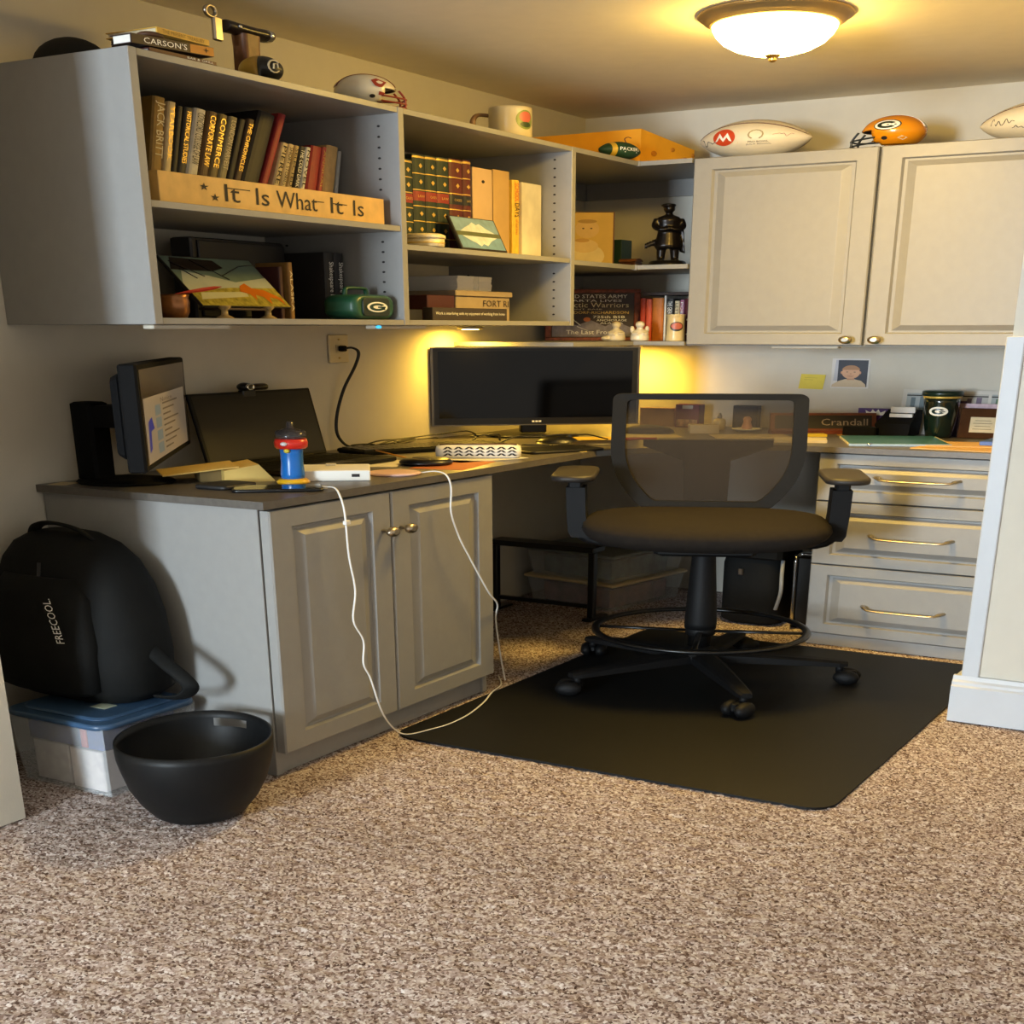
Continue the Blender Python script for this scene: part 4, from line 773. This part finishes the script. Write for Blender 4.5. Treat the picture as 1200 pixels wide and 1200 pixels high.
A('neck', G().box(mw/2-.035, mw/2+.035, -.04, .12, -.065, -.035, MM, b=.004), M_satin, t); A('base', G().slab([(x+mw/2, y+.05) for x, y in rrect(.24, .17, .06, 6)], D, D+.012, .004, fr((.006, -.832, 0), (.418, .361, 0), (-.361, .418, 0))), M_satin, t)
t = T('monitor', 'black monitor on a stand turned sideways beside the laptop, page on its screen', 'monitor', (.11, -2.02, D))
M2 = fr((.413, -2.25, .998), (-.6, .8, 0), (0, 0, 1)); w2, h2 = .60, .307
A('housing', G().box(0, w2, 0, h2, -.03, 0, M2, b=.004).box(.06, w2-.06, .03, h2-.03, -.055, -.03, M2, b=.012), M_black, t)
A('screen', G().rect(.018, w2-.018, .018, h2-.016, M2, .0006), mat('screen_brown', '3a2f26', .25, emit=.12, var=.05), t, 'lit screen')
A('screen_page', G().rect(.03, w2-.05, .02, h2*.68, M2, .001), mat('screen_page', '9a8f80', .3, emit=.16, var=.03), t)
g = G(); 
for k in range(9): g.rect(.24, .24+.10+.05*((k*7) % 3), .04+k*.017, .045+k*.017, M2, .0014)
g.txt('Notice', M2, .22, h2*.60, .15, .013, .0014); A('screen_text', g, hx('6a5f58'), t)
for k in range(4): A('screen_thumbnail', G().rect(.15, .215, .035+k*.038, .066+k*.038, M2, .0014), mat('screen_thumb', '6f7f86', .3, emit=.2), t)
A('screen_badge', G().poly([(.05, .05), (.075, .06), (.08, .11), (.12, .115), (.10, .15), (.06, .14)], M2, .0016), mat('screen_blue', '2a2f86', .3, emit=.3), t)
A('stand_post', G().box(.03, .085, -2.055, -2.005, D+.008, 1.17, b=.006), M_black, t); A('stand_arm', G().loft([[(.05, -2.05, z), (.05, -2.0, z), (.235-.03, -2.01+.03, z), (.235-.0, -2.05, z)] for z in (1.09, 1.16)]), M_black, t)
A('base', G().lathe([(.095, 0), (.098, .004), (.094, .010), (.05, .014)], Matrix.Translation((.112, -2.01, D)), 32, ky=.85), M_black, t)
# laptop and webcam
t = T('laptop', 'open black laptop facing out from the wall', 'laptop', (.23, -1.6, D))
A('base', G().box(.11, .305, -1.79, -1.41, D+.003, D+.02, b=.003), mat('laptop_black', '0d0d0d', .6, var=.1, spec=.2), t)
LS = fr((.115, -1.79, D+.02), (0, 1, 0), (-.16, 0, 1)); A('lid', G().box(0, .38, 0, .255, -.008, 0, LS, b=.002), mat('laptop_black', ''), t); A('screen', G().rect(.008, .372, .012, .247, LS), mat('laptop_screen', '0c0b0b', .35, var=.05, spec=.3), t)
kg = G()
for r_ in range(5):
    for c_ in range(13): kg.box(.155+r_*.021, .155+r_*.021+.018, -1.765+c_*.0265, -1.765+c_*.0265+.023, D+.0195, D+.0215)
A('keys', kg, M_black, t, kind='stuff'); A('touchpad', G().box(.262, .30, -1.65, -1.55, D+.0195, D+.0205), hx('242322', .4), t)
A('hinge', G().tube([(.112, -1.74, D+.02), (.112, -1.46, D+.02)], .007, 8), M_black, t)
t = T('webcam', 'small black webcam with silver lens ring clipped on the laptop screen', 'webcam', (.075, -1.635, 1.172)); Wc = LS @ Vector((.17, .255, 0))
WMx = Matrix.Translation(Wc)
A('barrel', G().lathe([(.008, -.01), (.012, -.008), (.0125, .06), (.009, .064)], WMx @ fr((0, 0, .014), (1, 0, 0), (0, 0, -1), (0, 1, 0)), 16), M_satin, t); A('head', G().ell(.017, .017, .016, WMx @ Matrix.Translation((0, 0, .016)), 18, 10), M_satin, t)
A('lens', G().lathe([(.012, .010), (.012, .017), (.009, .018), (.008, .015), (0, .016)], WMx @ fr((0, 0, .016), (0, 1, 0), (0, 0, 1)), 18), M_chrome, t); A('clip', G().box(-.012, .004, -.01, .03, -.02, .004, WMx, b=.002), M_satin, t)
# yellow tray, wallet, phone, toddler cup, white box
t = T('letter_tray', 'pale yellow folded card tray in front of the turned monitor', 'tray', (.22, -1.9, D)); M_yc = mat('pale_yellow_card', 'd9b866', .6, var=.06)
YM = fr((.228, -1.912, D), (.62, .78, 0), (-.78, .62, 0))
A('flap', G().add([(-.09, -.045, .03), (.05, -.045, .052), (.05, .06, .056), (-.09, .06, .034), (-.09, -.045, .026), (.05, -.045, .048), (.05, .06, .052), (-.09, .06, .030)], [(0, 1, 2, 3), (7, 6, 5, 4), (0, 4, 5, 1), (1, 5, 6, 2), (2, 6, 7, 3), (3, 7, 4, 0)], YM), M_yc, t)
A('box', G().loft([[(.02, -.055, 0), (.115, -.055, 0), (.115, .06, 0), (.02, .06, 0)], [(.02, -.055, .04), (.085, -.055, .058), (.085, .06, .058), (.02, .06, .04)]], YM), M_yc, t); A('foot', G().box(-.02, .02, -.02, .05, 0, .036, YM), hx('8a7548', .6), t)
S('wallet', G().slab([(x+.335, y-1.985) for x, y in rrect(.075, .09, .01, 3)], D, D+.014, .004), hx('1d1a18', .55), 'dark leather wallet lying behind the phone', 'wallet')
t = T('phone', 'black phone lying flat near the counter corner', 'phone', (.435, -1.98, D)); PHM = fr((.445, -1.972, 0), (.77, .64, 0), (-.64, .77, 0))
A('body', G().slab(rrect(.16, .08, .012, 4), D, D+.010, .003, PHM), M_satin, t); A('screen', G().slab(rrect(.152, .072, .010, 4), D+.0098, D+.0104, .0002, PHM), mat('phone_screen', '11161d', .1, var=.2), t)
t = T('toddler_cup', 'blue toddler cup with red collar, yellow base and smoky spout', 'cup', (.395, -1.868, D)); KM = Matrix.Translation((.393, -1.866, D+.0))
A('base', G().lathe([(.030, 0), (.031, .006), (.026, .014), (.021, .017)], KM, 28), hx('e0ac1c', .3), t); A('body', G().lathe([(.0215, .015), (.0225, .03), (.0205, .07), (.021, .10), (.0225, .118)], KM, 28), hx('1767b5', .25), t)
A('collar', G().lathe([(.027, .115), (.030, .120), (.031, .135), (.029, .146), (.022, .150)], KM, 28), hx('c8281c', .28), t); A('spout', G().lathe([(.027, .146), (.029, .155), (.027, .168), (.016, .178), (.007, .182), (.006, .20), (.004, .203)], KM, 24), mat('smoky_plastic', '3a3636', .12, alpha=.75), t)
for a in (.6, 2.2, 3.9): A('spout_knob', G().ell(.008, .008, .010, KM @ Matrix.Translation((.021*math.cos(a), .021*math.sin(a), .166)), 12, 8), mat('smoky_plastic', ''), t)
A('badge', G().ell(.006, .006, .008, KM @ Matrix.Translation((.008, -.0225, .11)), 10, 6), hx('d8c43a', .4), t); A('badge', G().ell(.007, .006, .007, KM @ Matrix.Translation((.008, -.030, .133)), 10, 6), hx('d8d0d0', .4), t)
t = T('white_box', 'flat white cardboard box beside the toddler cup', 'box', (.36, -1.75, D)); WB = fr((.392, -1.752, D), (.80, .60, 0), (-.60, .80, 0))
A('body', G().box(-.07, .075, -.07, .06, 0, .036, WB, b=.002), M_paper, t); A('top_tab', G().box(-.01, .01, .03, .045, .036, .042, WB, b=.001), M_paper, t); A('side_slot', G().box(.04, .055, -.0708, -.069, .014, .024, WB), M_ink, t)
t = T('charging_pad', 'round pink charging pad with white cable on the counter edge', 'charging pad', (.46, -1.64, D))
A('disc', G().lathe([(.050, 0), (.053, .003), (.053, .007), (.049, .010)], Matrix.Translation((.462, -1.642, D)), 36), hx('d9b3a8', .45), t)
A('cable', G().tube([(.505, -1.615, D+.005), (.535, -1.606, D+.012), (.558, -1.602, .905), (.566, -1.598, .86), (.566, -1.60, .774), (.567, -1.575, .68), (.568, -1.543, .603), (.568, -1.50, .51), (.567, -1.462, .434), (.552, -1.405, .37), (.535, -1.385, .30), (.53, -1.36, .15), (.525, -1.33, .02)], .0022, 6, sm=6), M_wcable, t, 'white cable hanging down the door')
t = T('phone_cable', 'white phone cable hanging over the cabinet door to the mat', 'cable', (.56, -1.93, 0))
A('cord', G().tube([(.508, -1.922, D+.006), (.535, -1.928, D+.010), (.556, -1.940, .898), (.566, -1.940, .84), (.5665, -1.935, .70), (.567, -1.922, .58), (.567, -1.932, .48), (.567, -1.905, .40), (.567, -1.908, .32), (.568, -1.89, .26), (.568, -1.86, .13), (.568, -1.825, .05), (.575, -1.79, .0105), (.596, -1.735, .0105), (.606, -1.68, .0105), (.600, -1.60, .0105), (.575, -1.50, .0105), (.545, -1.42, .0095), (.52, -1.34, .004), (.47, -1.27, .004)], .0021, 6, sm=6), M_wcable, t)
A('plug_end', G().box(.496, .514, -1.927, -1.917, D+.002, D+.010, b=.001), M_wcable, t); A('cable_clip', G().box(.564, .572, -1.946, -1.930, .80, .815, b=.002), M_wcable, t)
t = T('speaker_puck', 'low round black puck on the counter by the orange paper', 'puck', (.4, -1.43, D)); A('shell', G().lathe([(.05, 0), (.056, .004), (.057, .012), (.048, .022), (.03, .025)], Matrix.Translation((.398, -1.437, D+.0006)), 32), M_satin, t); A('top_disc', G().lathe([(.03, .0245), (.028, .0262), (0, .0266)], Matrix.Translation((.398, -1.437, D+.0006)), 28), M_dark, t)
def sheet(label, name, cx, cy, w, d, deg, col, z=0, h=.0008, cat='paper', **k): return S(name, G().box(-w/2, w/2, -d/2, d/2, D+z, D+z+h, rz((cx, cy, 0), deg)), hx(col, .7, **k), label, cat)
sheet('orange paper sheet under the black puck', 'paper_sheet', .455, -1.42, .12, .20, 12, 'b5622e'); sheet('white paper strip beside the laptop', 'paper_strip', .30, -1.47, .09, .16, 30, 'd8d0bc'); sheet('small crumpled paper scrap at the counter end', 'paper_scrap', .035, -2.09, .04, .05, 15, 'c9b890')
sheet('white paper under the chevron case', 'paper_sheet', .43, -1.27, .10, .19, -20, 'd9d4c6'); sheet('sheet of yellow paper under the monitor', 'paper_sheet', .36, -.62, .14, .10, 35, 'd8b040'); sheet('yellow notepad sheet beside the mouse', 'paper_sheet', .47, -.98, .12, .10, 30, 'd6bb62')
# chevron pencil case
t = T('pencil_case', 'white zip pencil case with black chevron pattern', 'pencil case', (.41, -1.24, D)); PC = fr((.408, -1.245, D+.0015), RT, HEAD)
A('pouch', G().loft([[(x, y*s, z) for x, y in rrect(.19-i, .062-i, .018, 5)] for z, i, s in ((0, .012, 1), (.006, .002, 1), (.03, 0, 1), (.044, .004, .9), (.052, .02, .7))], PC, True), mat('white_canvas', 'dedad0', .8, var=.05), t)
for k in range(7):
    for rr in range(3):
        x = -.078+k*.0235; z = .010+rr*.013
        for P in ([(x, z), (x+.006, z), (x+.0145, z+.010), (x+.0085, z+.010)], [(x+.0145, z+.010), (x+.0085, z+.010), (x+.0165, z), (x+.0225, z)]):
            A('chevron', G().add([(a, -.0316, b) for a, b in P], [(0, 1, 2, 3)], PC), M_ink, t)
A('zip', G().tube([(-.085, -.012, .053), (0, -.014, .0545), (.085, -.012, .053)], .003, 6, PC), hx('5a3a20', .5), t)
# keyboard, mice, tablet, pens, cables
t = T('keyboard', 'long black keyboard lying between laptop and monitor', 'keyboard', (.2, -1.14, D)); KB = fr((.185, -1.13, D), (.42, .907, 0), (-.907, .42, 0))
A('case', G().box(-.20, .20, -.065, .065, 0, .018, KB, b=.004), M_black, t); kg = G()
for r_ in range(5):
    for c_ in range(15): kg.box(-.19+c_*.0255, -.19+c_*.0255+.022, -.058+r_*.023, -.058+r_*.023+.02, .018, .022, KB)
A('keys', kg, M_satin, t, kind='stuff')
def mouse(label, x, y, deg, m):
    t = T('mouse', label, 'mouse', (x, y, D)); MX = rz((x, y, D), deg)
    A('shell', G().ell(.055, .032, .036, MX, 22, 12, z0=0), m, t); A('wheel', G().lathe([(.006, -.003), (.008, 0), (.006, .003)], MX @ fr((.03, 0, .0285), (1, 0, 0), (0, 0, 1)), 12), M_dark, t)
mouse('black mouse beside the yellow paper in front of the monitor', .36, -.80, 30, M_satin); mouse('cream mouse beside the chevron case', .385, -1.12, 60, mat('cream_plastic', 'c9b888', .35))
S('tablet', G().slab(rrect(.21, .13, .012, 4), D, D+.011, .003, fr((.462, -1.0, 0), (.42, .907, 0), (-.907, .42, 0))), M_satin, 'thin black tablet at the front edge of the counter', 'tablet')
S('glasses_case', G().ell(.07, .028, .022, fr((.47, -.80, D), (.8, .6, 0), (-.6, .8, 0)), 22, 10, z0=0), mat('dark_case', '2c2520', .4), 'dark rounded glasses case beside the black mouse', 'case')
S('pencil', G().tube([(.30, -1.36, D+.004), (.19, -1.33, D+.0225)], .003, 6), hx('c98a2a', .5), 'yellow pencil propped on the keyboard', 'pencil'); S('screwdriver', G().tube([(.46, -.68, D+.009), (.50, -.63, D+.009), (.54, -.60, D+.009)], lambda q: .009-.004*q, 8), hx('8a2418', .4), 'red handled screwdriver lying under the monitor', 'tool')
rg = random.Random(9)
for i, (a, b, lab) in enumerate((((.03, -1.22), (.06, -.72), 'black cable winding along the wall behind the keyboard'), ((.16, -.93), (.17, -.80), 'black cable looping past the keyboard to the monitor'), ((.22, -.86), (.40, -.66), 'black cable lying under the monitor'), ((.30, -.92), (.44, -.86), 'black cable lying in front of the mouse'))):
    P = [(a[0]+(b[0]-a[0])*k/7+rg.uniform(-.025, .025)*(0 < k < 7)+.02, a[1]+(b[1]-a[1])*k/7+rg.uniform(-.02, .02), D+.026+rg.uniform(0, .012) if i < 3 else D+.004) for k in range(8)]
    P[0] = (P[0][0], P[0][1], D+.003); P[-1] = (P[-1][0], P[-1][1], D+.003); S('black_cable', G().tube(P, .0032, 6, sm=5), M_cable, lab, 'cable', 'black cables on the counter')
S('cable_pile', G().tube([(.04+.025*math.cos(k*.9), -1.20+.013*k+.04*math.sin(k*1.3), D+.004+.012*abs(math.sin(k*.7))) for k in range(22)], .0034, 6, sm=4), M_cable, 'tangled black cable piled against the wall', 'cable', 'black cables on the counter')
# outlet with black cord
t = T('wall_outlet', 'almond wall plate with a plug above the keyboard', 'outlet', (.002, -1.21, 1.27))
A('plate', G().box(.001, .007, -1.245, -1.172, 1.265, 1.378, b=.002), hx('d3c39c', .45), t); A('socket', G().box(.007, .0085, -1.222, -1.195, 1.305, 1.338, b=.0005), hx('c4b48c', .45), t)
for z in (1.284, 1.359): A('screw', G().lathe([(.004, 0), (.0035, .0015)], fr((.0072, -1.2085, z), (0, 1, 0), (0, 0, 1)), 10), M_brass, t)
t = T('power_cord', 'black power cord hanging from the wall plate', 'cord', (.02, -1.2, D))
A('cord', G().tube([(.02, -1.205, 1.322), (.035, -1.195, 1.325), (.045, -1.185, 1.305), (.04, -1.195, 1.25), (.028, -1.225, 1.16), (.02, -1.245, 1.06), (.02, -1.25, .98), (.03, -1.235, .93), (.05, -1.22, .915)], .0042, 8, sm=6), M_cable, t); A('plug', G().box(.009, .024, -1.217, -1.198, 1.31, 1.334, b=.003), M_black, t)
# ---------------------------------------------------------------- counter along the back wall
t = T('sticky_note', 'yellow sticky note on the back wall', 'note', (.73, -.001, 1.107)); NM = fr((.694, -.0012, 1.108), (1, 0, -.04), (.10, -.04, 1))
A('sheet', G().box(0, .071, 0, .073, -.0004, .0004, NM), hx('e0cf55', .7), t)
for k in range(2): A('handwriting', G().rect(.012, .05-.012*k, .055-.01*k, .0562-.01*k, NM, .0008), hx('a89a40'), t)
t = T('child_photo', 'print of a smiling toddler in a cream top taped to the wall', 'photo', (.84, -.001, 1.115)); NM = BW(.787, -.0015, 1.114); Ww, Hh = .106, .143
A('paper', G().box(0, Ww, 0, Hh, -.001, 0, NM), hx('d9d6d2', .5), t)
def p3(nm, P, c, z): A(nm, G().poly([(x*Ww, y*Hh) for x, y in P], NM, z), hx(c, .5), t)
p3('print_backdrop', [(.17, .05), (.96, .05), (.96, .95), (.17, .95)], '2a2e3c', .0005); p3('print_edge', [(.06, .25), (.17, .25), (.17, .95), (.10, .95)], 'b9bcc6', .0005)
p3('print_shirt', [(.02, .04), (.94, .04), (.92, .14), (.80, .26), (.62, .31), (.38, .31), (.2, .24), (.04, .12)], 'c9b596', .0008); p3('print_neck', [(.42, .28), (.62, .28), (.62, .4), (.42, .4)], 'b98a6a', .001); p3('print_face', el(.52, .53, .24, .21), 'd0a27e', .0013); p3('print_hair', [(.52+.25*math.cos(a), .58+.20*math.sin(a)) for a in [math.radians(12+156*k/14) for k in range(15)]], 'a87a52', .0016)
for x in (.42, .62): p3('print_eye', el(x, .55, .03, .012, 10), '4a3020', .002)
p3('print_nose', el(.52, .49, .028, .022, 10), 'bd8a68', .002); p3('print_smile', [(.42, .43), (.47, .40), (.57, .40), (.62, .43), (.57, .415), (.47, .415)], '8c4a40', .002)
for x in (.275, .765): p3('print_ear', el(x, .53, .03, .05, 10), 'c4916e', .0012)
t = T('recipe_box', 'red and cream printed carton standing against the back wall', 'carton', (.405, -.09, D)); A('body', G().box(.368, .442, -.11, -.07, D, D+.118, b=.001), hx('7a2430', .5), t); A('printed_photo', G().rect(.004, .070, .006, .042, BW(.368, -.1105, D)), hx('b58a5a', .5, var=.5, vscale=60), t); A('printed_title', G().rect(.022, .055, .096, .114, BW(.368, -.1105, D)), M_paper, t)
S('card_holder', G().box(.25, .36, -.10, -.06, D, D+.095, b=.001), hx('8c6f42', .6, var=.3), 'tan patterned folder standing left of the red carton', 'folder')
S('tape_box', G().box(-.04, .04, -.025, .025, D, D+.042, fr((.535, -.29, 0), RT, HEAD), b=.001), hx('b9a988', .6), 'small beige box lying behind the chair back', 'box')
t = T('hand_sanitizer', 'small clear pump bottle beside the beige box', 'bottle', (.523, -.15, D)); A('bottle', G().lathe([(.016, 0), (.018, .003), (.018, .045), (.014, .054), (.008, .058)], Matrix.Translation((.523, -.15, D)), 18), mat('cream_plastic', ''), t); A('pump', G().lathe([(.007, .058), (.007, .072), (.004, .076), (.004, .085)], Matrix.Translation((.523, -.15, D)), 12), mat('grey_pump', '8f8a80', .4), t)
t = T('pin_dish', 'white dish holding a small pink ornament', 'dish', (.61, -.16, D)); A('dish', G().lathe([(.03, 0), (.04, .008), (.042, .014), (.038, .014), (.03, .005)], Matrix.Translation((.61, -.16, D)), 24), M_paper, t); A('ornament', G().lathe([(.012, .006), (.016, .02), (.010, .045), (.013, .06), (.006, .072)], Matrix.Translation((.61, -.16, D)), 16), hx('c99a90', .4), t)
S('headset_bag', G().ell(.075, .05, .04, fr((.40, -.36, D), RT, HEAD), 20, 10, z0=0), mat('dark_cloth', '2a2622', .8, var=.4, vscale=30, bump=.3, bscale=40), 'dark crumpled pouch on the counter behind the chair', 'pouch')
S('dark_frame', G().box(.525, .60, -.06, -.03, D, D+.115, b=.002), hx('231d1a', .4), 'dark upright picture frame back against the wall', 'frame')
sheet('pale paper lying behind the chair back', 'paper_sheet', .46, -.47, .16, .10, 35, 'c9b98c'); sheet('loose white papers beside the name plate', 'paper_sheet', .70, -.36, .20, .14, 31, 'c2b6a4', 0, .004)
# desk name plate
t = T('name_plate', 'wooden desk name plate with engraved surname on black', 'name plate', (.82, -.15, D)); NP = fr((.700, -.219, D), (.248, .142, 0), (-.142, .248, 0)); NL = .286
A('wood_base', G().loft([[(0, -.018, 0), (NL, -.018, 0), (NL, .03, 0), (0, .03, 0)], [(0, -.018, .018), (NL, -.018, .018), (NL, .03, .018), (0, .03, .018)]], NP), mat('cherry_wood', '6a3018', .35, var=.25, vscale=40), t)
A('wood_back', G().loft([[(0, -.006, .018), (NL, -.006, .018), (NL, .018, .018), (0, .018, .018)], [(0, .008, .098), (NL, .008, .098), (NL, .02, .098), (0, .02, .098)]], NP), mat('cherry_wood', ''), t)
NF = NP @ fr((0, -.0062, .018), (1, 0, 0), (0, .014, .08)); A('plate', G().rect(.012, NL-.012, .008, .070, NF, .001), hx('141013', .3), t); A('lettering', G().txt('Crandall', NF, NL*.48, .022, NL*.44, .032, .002), hx('9a8a78', .35, metal=.4), t)
sheet('yellow sticky pad in front of the name plate', 'note_pad', .83, -.25, .07, .05, 31, 'd8bc3a', 0, .01, 'note pad'); sheet('orange card lying before the name plate', 'card', .915, -.19, .06, .05, 31, 'd09a3a', 0, .003, 'card')
sheet('stack of white papers at the counter front edge', 'paper_stack', .865, -.44, .13, .10, 20, 'cfc6b8', 0, .012)
t = T('crown_card', 'purple card with white crown standing behind the name plate', 'card', (.93, -.04, D)); PCm = BW(.885, -.042, D)
A('card', G().box(0, .096, 0, .118, -.002, 0, PCm), hx('46206e', .5), t); A('crown', G().poly([(.025, .085), (.020, .108), (.034, .098), (.040, .113), (.048, .100), (.056, .113), (.062, .098), (.076, .108), (.071, .085)], PCm), M_wlet, t)
# card organiser
t = T('desk_organizer', 'black curved desk organizer with white cards', 'organizer', (1.03, -.12, D))
A('shell', G().loft([[(x, y, D) for x, y in ((.975, -.17), (1.062, -.17), (1.062, -.06), (.975, -.06))], [(x, y, D+.06) for x, y in ((.972, -.17), (1.066, -.17), (1.066, -.06), (.972, -.06))], [(x, y, D+.12) for x, y in ((.985, -.10), (1.066, -.10), (1.066, -.06), (.985, -.06))]]), M_black, t)
for k, (c, z0, h_) in enumerate((('e2ddd6', .06, .055), ('e8e4de', .045, .05), ('b5301c', .035, .035))):
    y = -.115-.022*k; S('index_card', G().box(.995+.004*k, 1.06-.012*(k == 2), y, y+.012, D+z0+.02, D+z0+.02+h_-.01*k, b=.001), hx(c, .6), ('upper white card pack in the desk organizer', 'lower white card pack in the desk organizer', 'red card pack at the front of the desk organizer')[k], 'cards')
S('black_box', G().box(.895, .985, -.20, -.174, D, D+.045, b=.003), M_black, 'long low black box in front of the organizer', 'box')
t = T('comic_print', 'long comic strip print leaning on the back wall', 'print', (1.14, -.03, D)); CP = fr((.998, -.045, D), (1, 0, 0), (0, .12, 1)); A('board', G().box(0, .31, 0, .212, -.004, 0, CP), hx('cfcbc2', .4), t)
for k in range(4):
    x = .012+k*.074; A('panel', G().rect(x, x+.066, .10, .195, CP), hx(('a9b0b0', '9aa39c', 'b5b3ac', 'a3aaa8')[k], .5), t); A('panel_art', G().rect(x+.012, x+.024, .125, .175, CP, .001).rect(x+.036, x+.05, .12, .18, CP, .001), hx(('6a7a80', '4a6a58', '6a5a70', '5a7a60')[k], .5), t); A('panel_border', G().rect(x, x+.066, .182, .187, CP, .0013), M_ink, t)
S('photo_card', G().box(1.165, 1.285, -.075, -.072, D, D+.155), hx('b59aa6', .5, var=.3, vscale=30), 'pink tinted photo card behind the wooden frame', 'photo'); S('photo_card', G().box(1.135, 1.18, -.069, -.066, D, D+.165), hx('3a2350', .5), 'dark purple card behind the tumbler', 'card')
t = T('tumbler', 'dark green insulated tumbler with white oval letter emblem', 'tumbler', (1.135, -.185, D)); TU = Matrix.Translation((1.132, -.135, D)); M_tg = mat('tumbler_green', '0e1c15', .18, var=.3, vscale=25, coat=.5)
A('body', G().lathe([(.030, 0), (.033, .004), (.039, .06), (.046, .165), (.047, .185)], TU, 36), M_tg, t); A('gold_ring', G().lathe([(.0473, .183), (.0482, .186), (.0482, .191), (.0473, .193)], TU, 36, False, False), M_gold, t); A('lid', G().lathe([(.048, .192), (.052, .195), (.052, .212), (.048, .217), (.03, .218)], TU, 36), hx('14291f', .3), t)
EMt = TU @ fr((0, 0, .125), (RT*.9-HEAD*.42), (0, 0, 1)); _P, _F = disc(0, 0, .025, .021); g = G().add(cyl_patch(_P, .0462, EMt), _F, EMt)
A('emblem_oval', g, M_wlet, t); Q = [(.0175*math.cos(a), .013*math.sin(a)) for a in [math.radians(32+296*k/20) for k in range(21)]]+[(.009*math.cos(a), .006*math.sin(a)) for a in [math.radians(328-296*k/20) for k in range(21)]]
A('emblem_letter', G().add(cyl_patch(Q, .0475, EMt), [(i, i+1, 40-i, 41-i) for i in range(20)], EMt).add(cyl_patch([(.002, -.003), (.0175, -.003), (.0175, .001), (.002, .001)], .0475, EMt), [(0, 1, 2, 3)], EMt), hx('152a20', .3), t)
t = T('award_frame', 'brown wooden frame with small printed certificate', 'frame', (1.225, -.12, D)); AF = fr((1.178, -.125, D), (1, .02, 0), (0, .10, 1))
A('board', G().box(0, .108, 0, .138, -.012, 0, AF, b=.002), mat('matte_walnut', '4a2f1c', .9, var=.2, spec=.05), t); A('certificate', G().rect(.028, .092, .028, .098, AF), hx('d8c49a', .6), t)
for k in range(4): A('certificate_line', G().rect(.036+.004*(k % 2), .084-.004*(k % 2), .042+.013*k, .0445+.013*k, AF, .001), hx('8a7450'), t)
t = T('teal_folder', 'teal plastic folder with loose papers lying on the counter', 'folder', (1.06, -.33, D)); TF = fr((1.065, -.325, D), (.92, .39, 0), (-.39, .92, 0))
A('papers', G().box(-.12, .125, -.165, .11, 0, .008, TF), M_paper, t); A('cover', G().box(-.118, .118, -.16, .115, .0082, .0105, TF, b=.0005), hx('3a7482', .3), t); A('blue_edge', G().box(-.122, .12, -.172, -.163, .002, .011, TF), hx('9ab4d0', .3), t); A('clip', G().tube([TF @ Vector(p) for p in ((-.08, -.168, .006), (-.075, -.176, .010), (-.068, -.168, .012))], .003, 6), M_chrome, t)
S('envelope', G().box(-.115, .115, -.08, .08, D+.0002, D+.005, rz((1.29, -.46, 0), -6)), hx('c9a062', .6), 'manila envelope under the other at the counter front', 'envelope', 'manila envelopes'); S('envelope', G().box(-.105, .105, -.075, .075, D+.0055, D+.009, rz((1.275, -.385, 0), 14)), hx('d4a968', .6), 'manila envelope tilted on top of the other', 'envelope', 'manila envelopes')
S('blue_box', G().box(1.30, 1.42, -.41, -.19, D+.0095, D+.026, b=.001).box(1.31, 1.41, -.40, -.20, D+.026, D+.0266), hx('3556a8', .4), 'flat blue box lying on the manila envelopes', 'box')
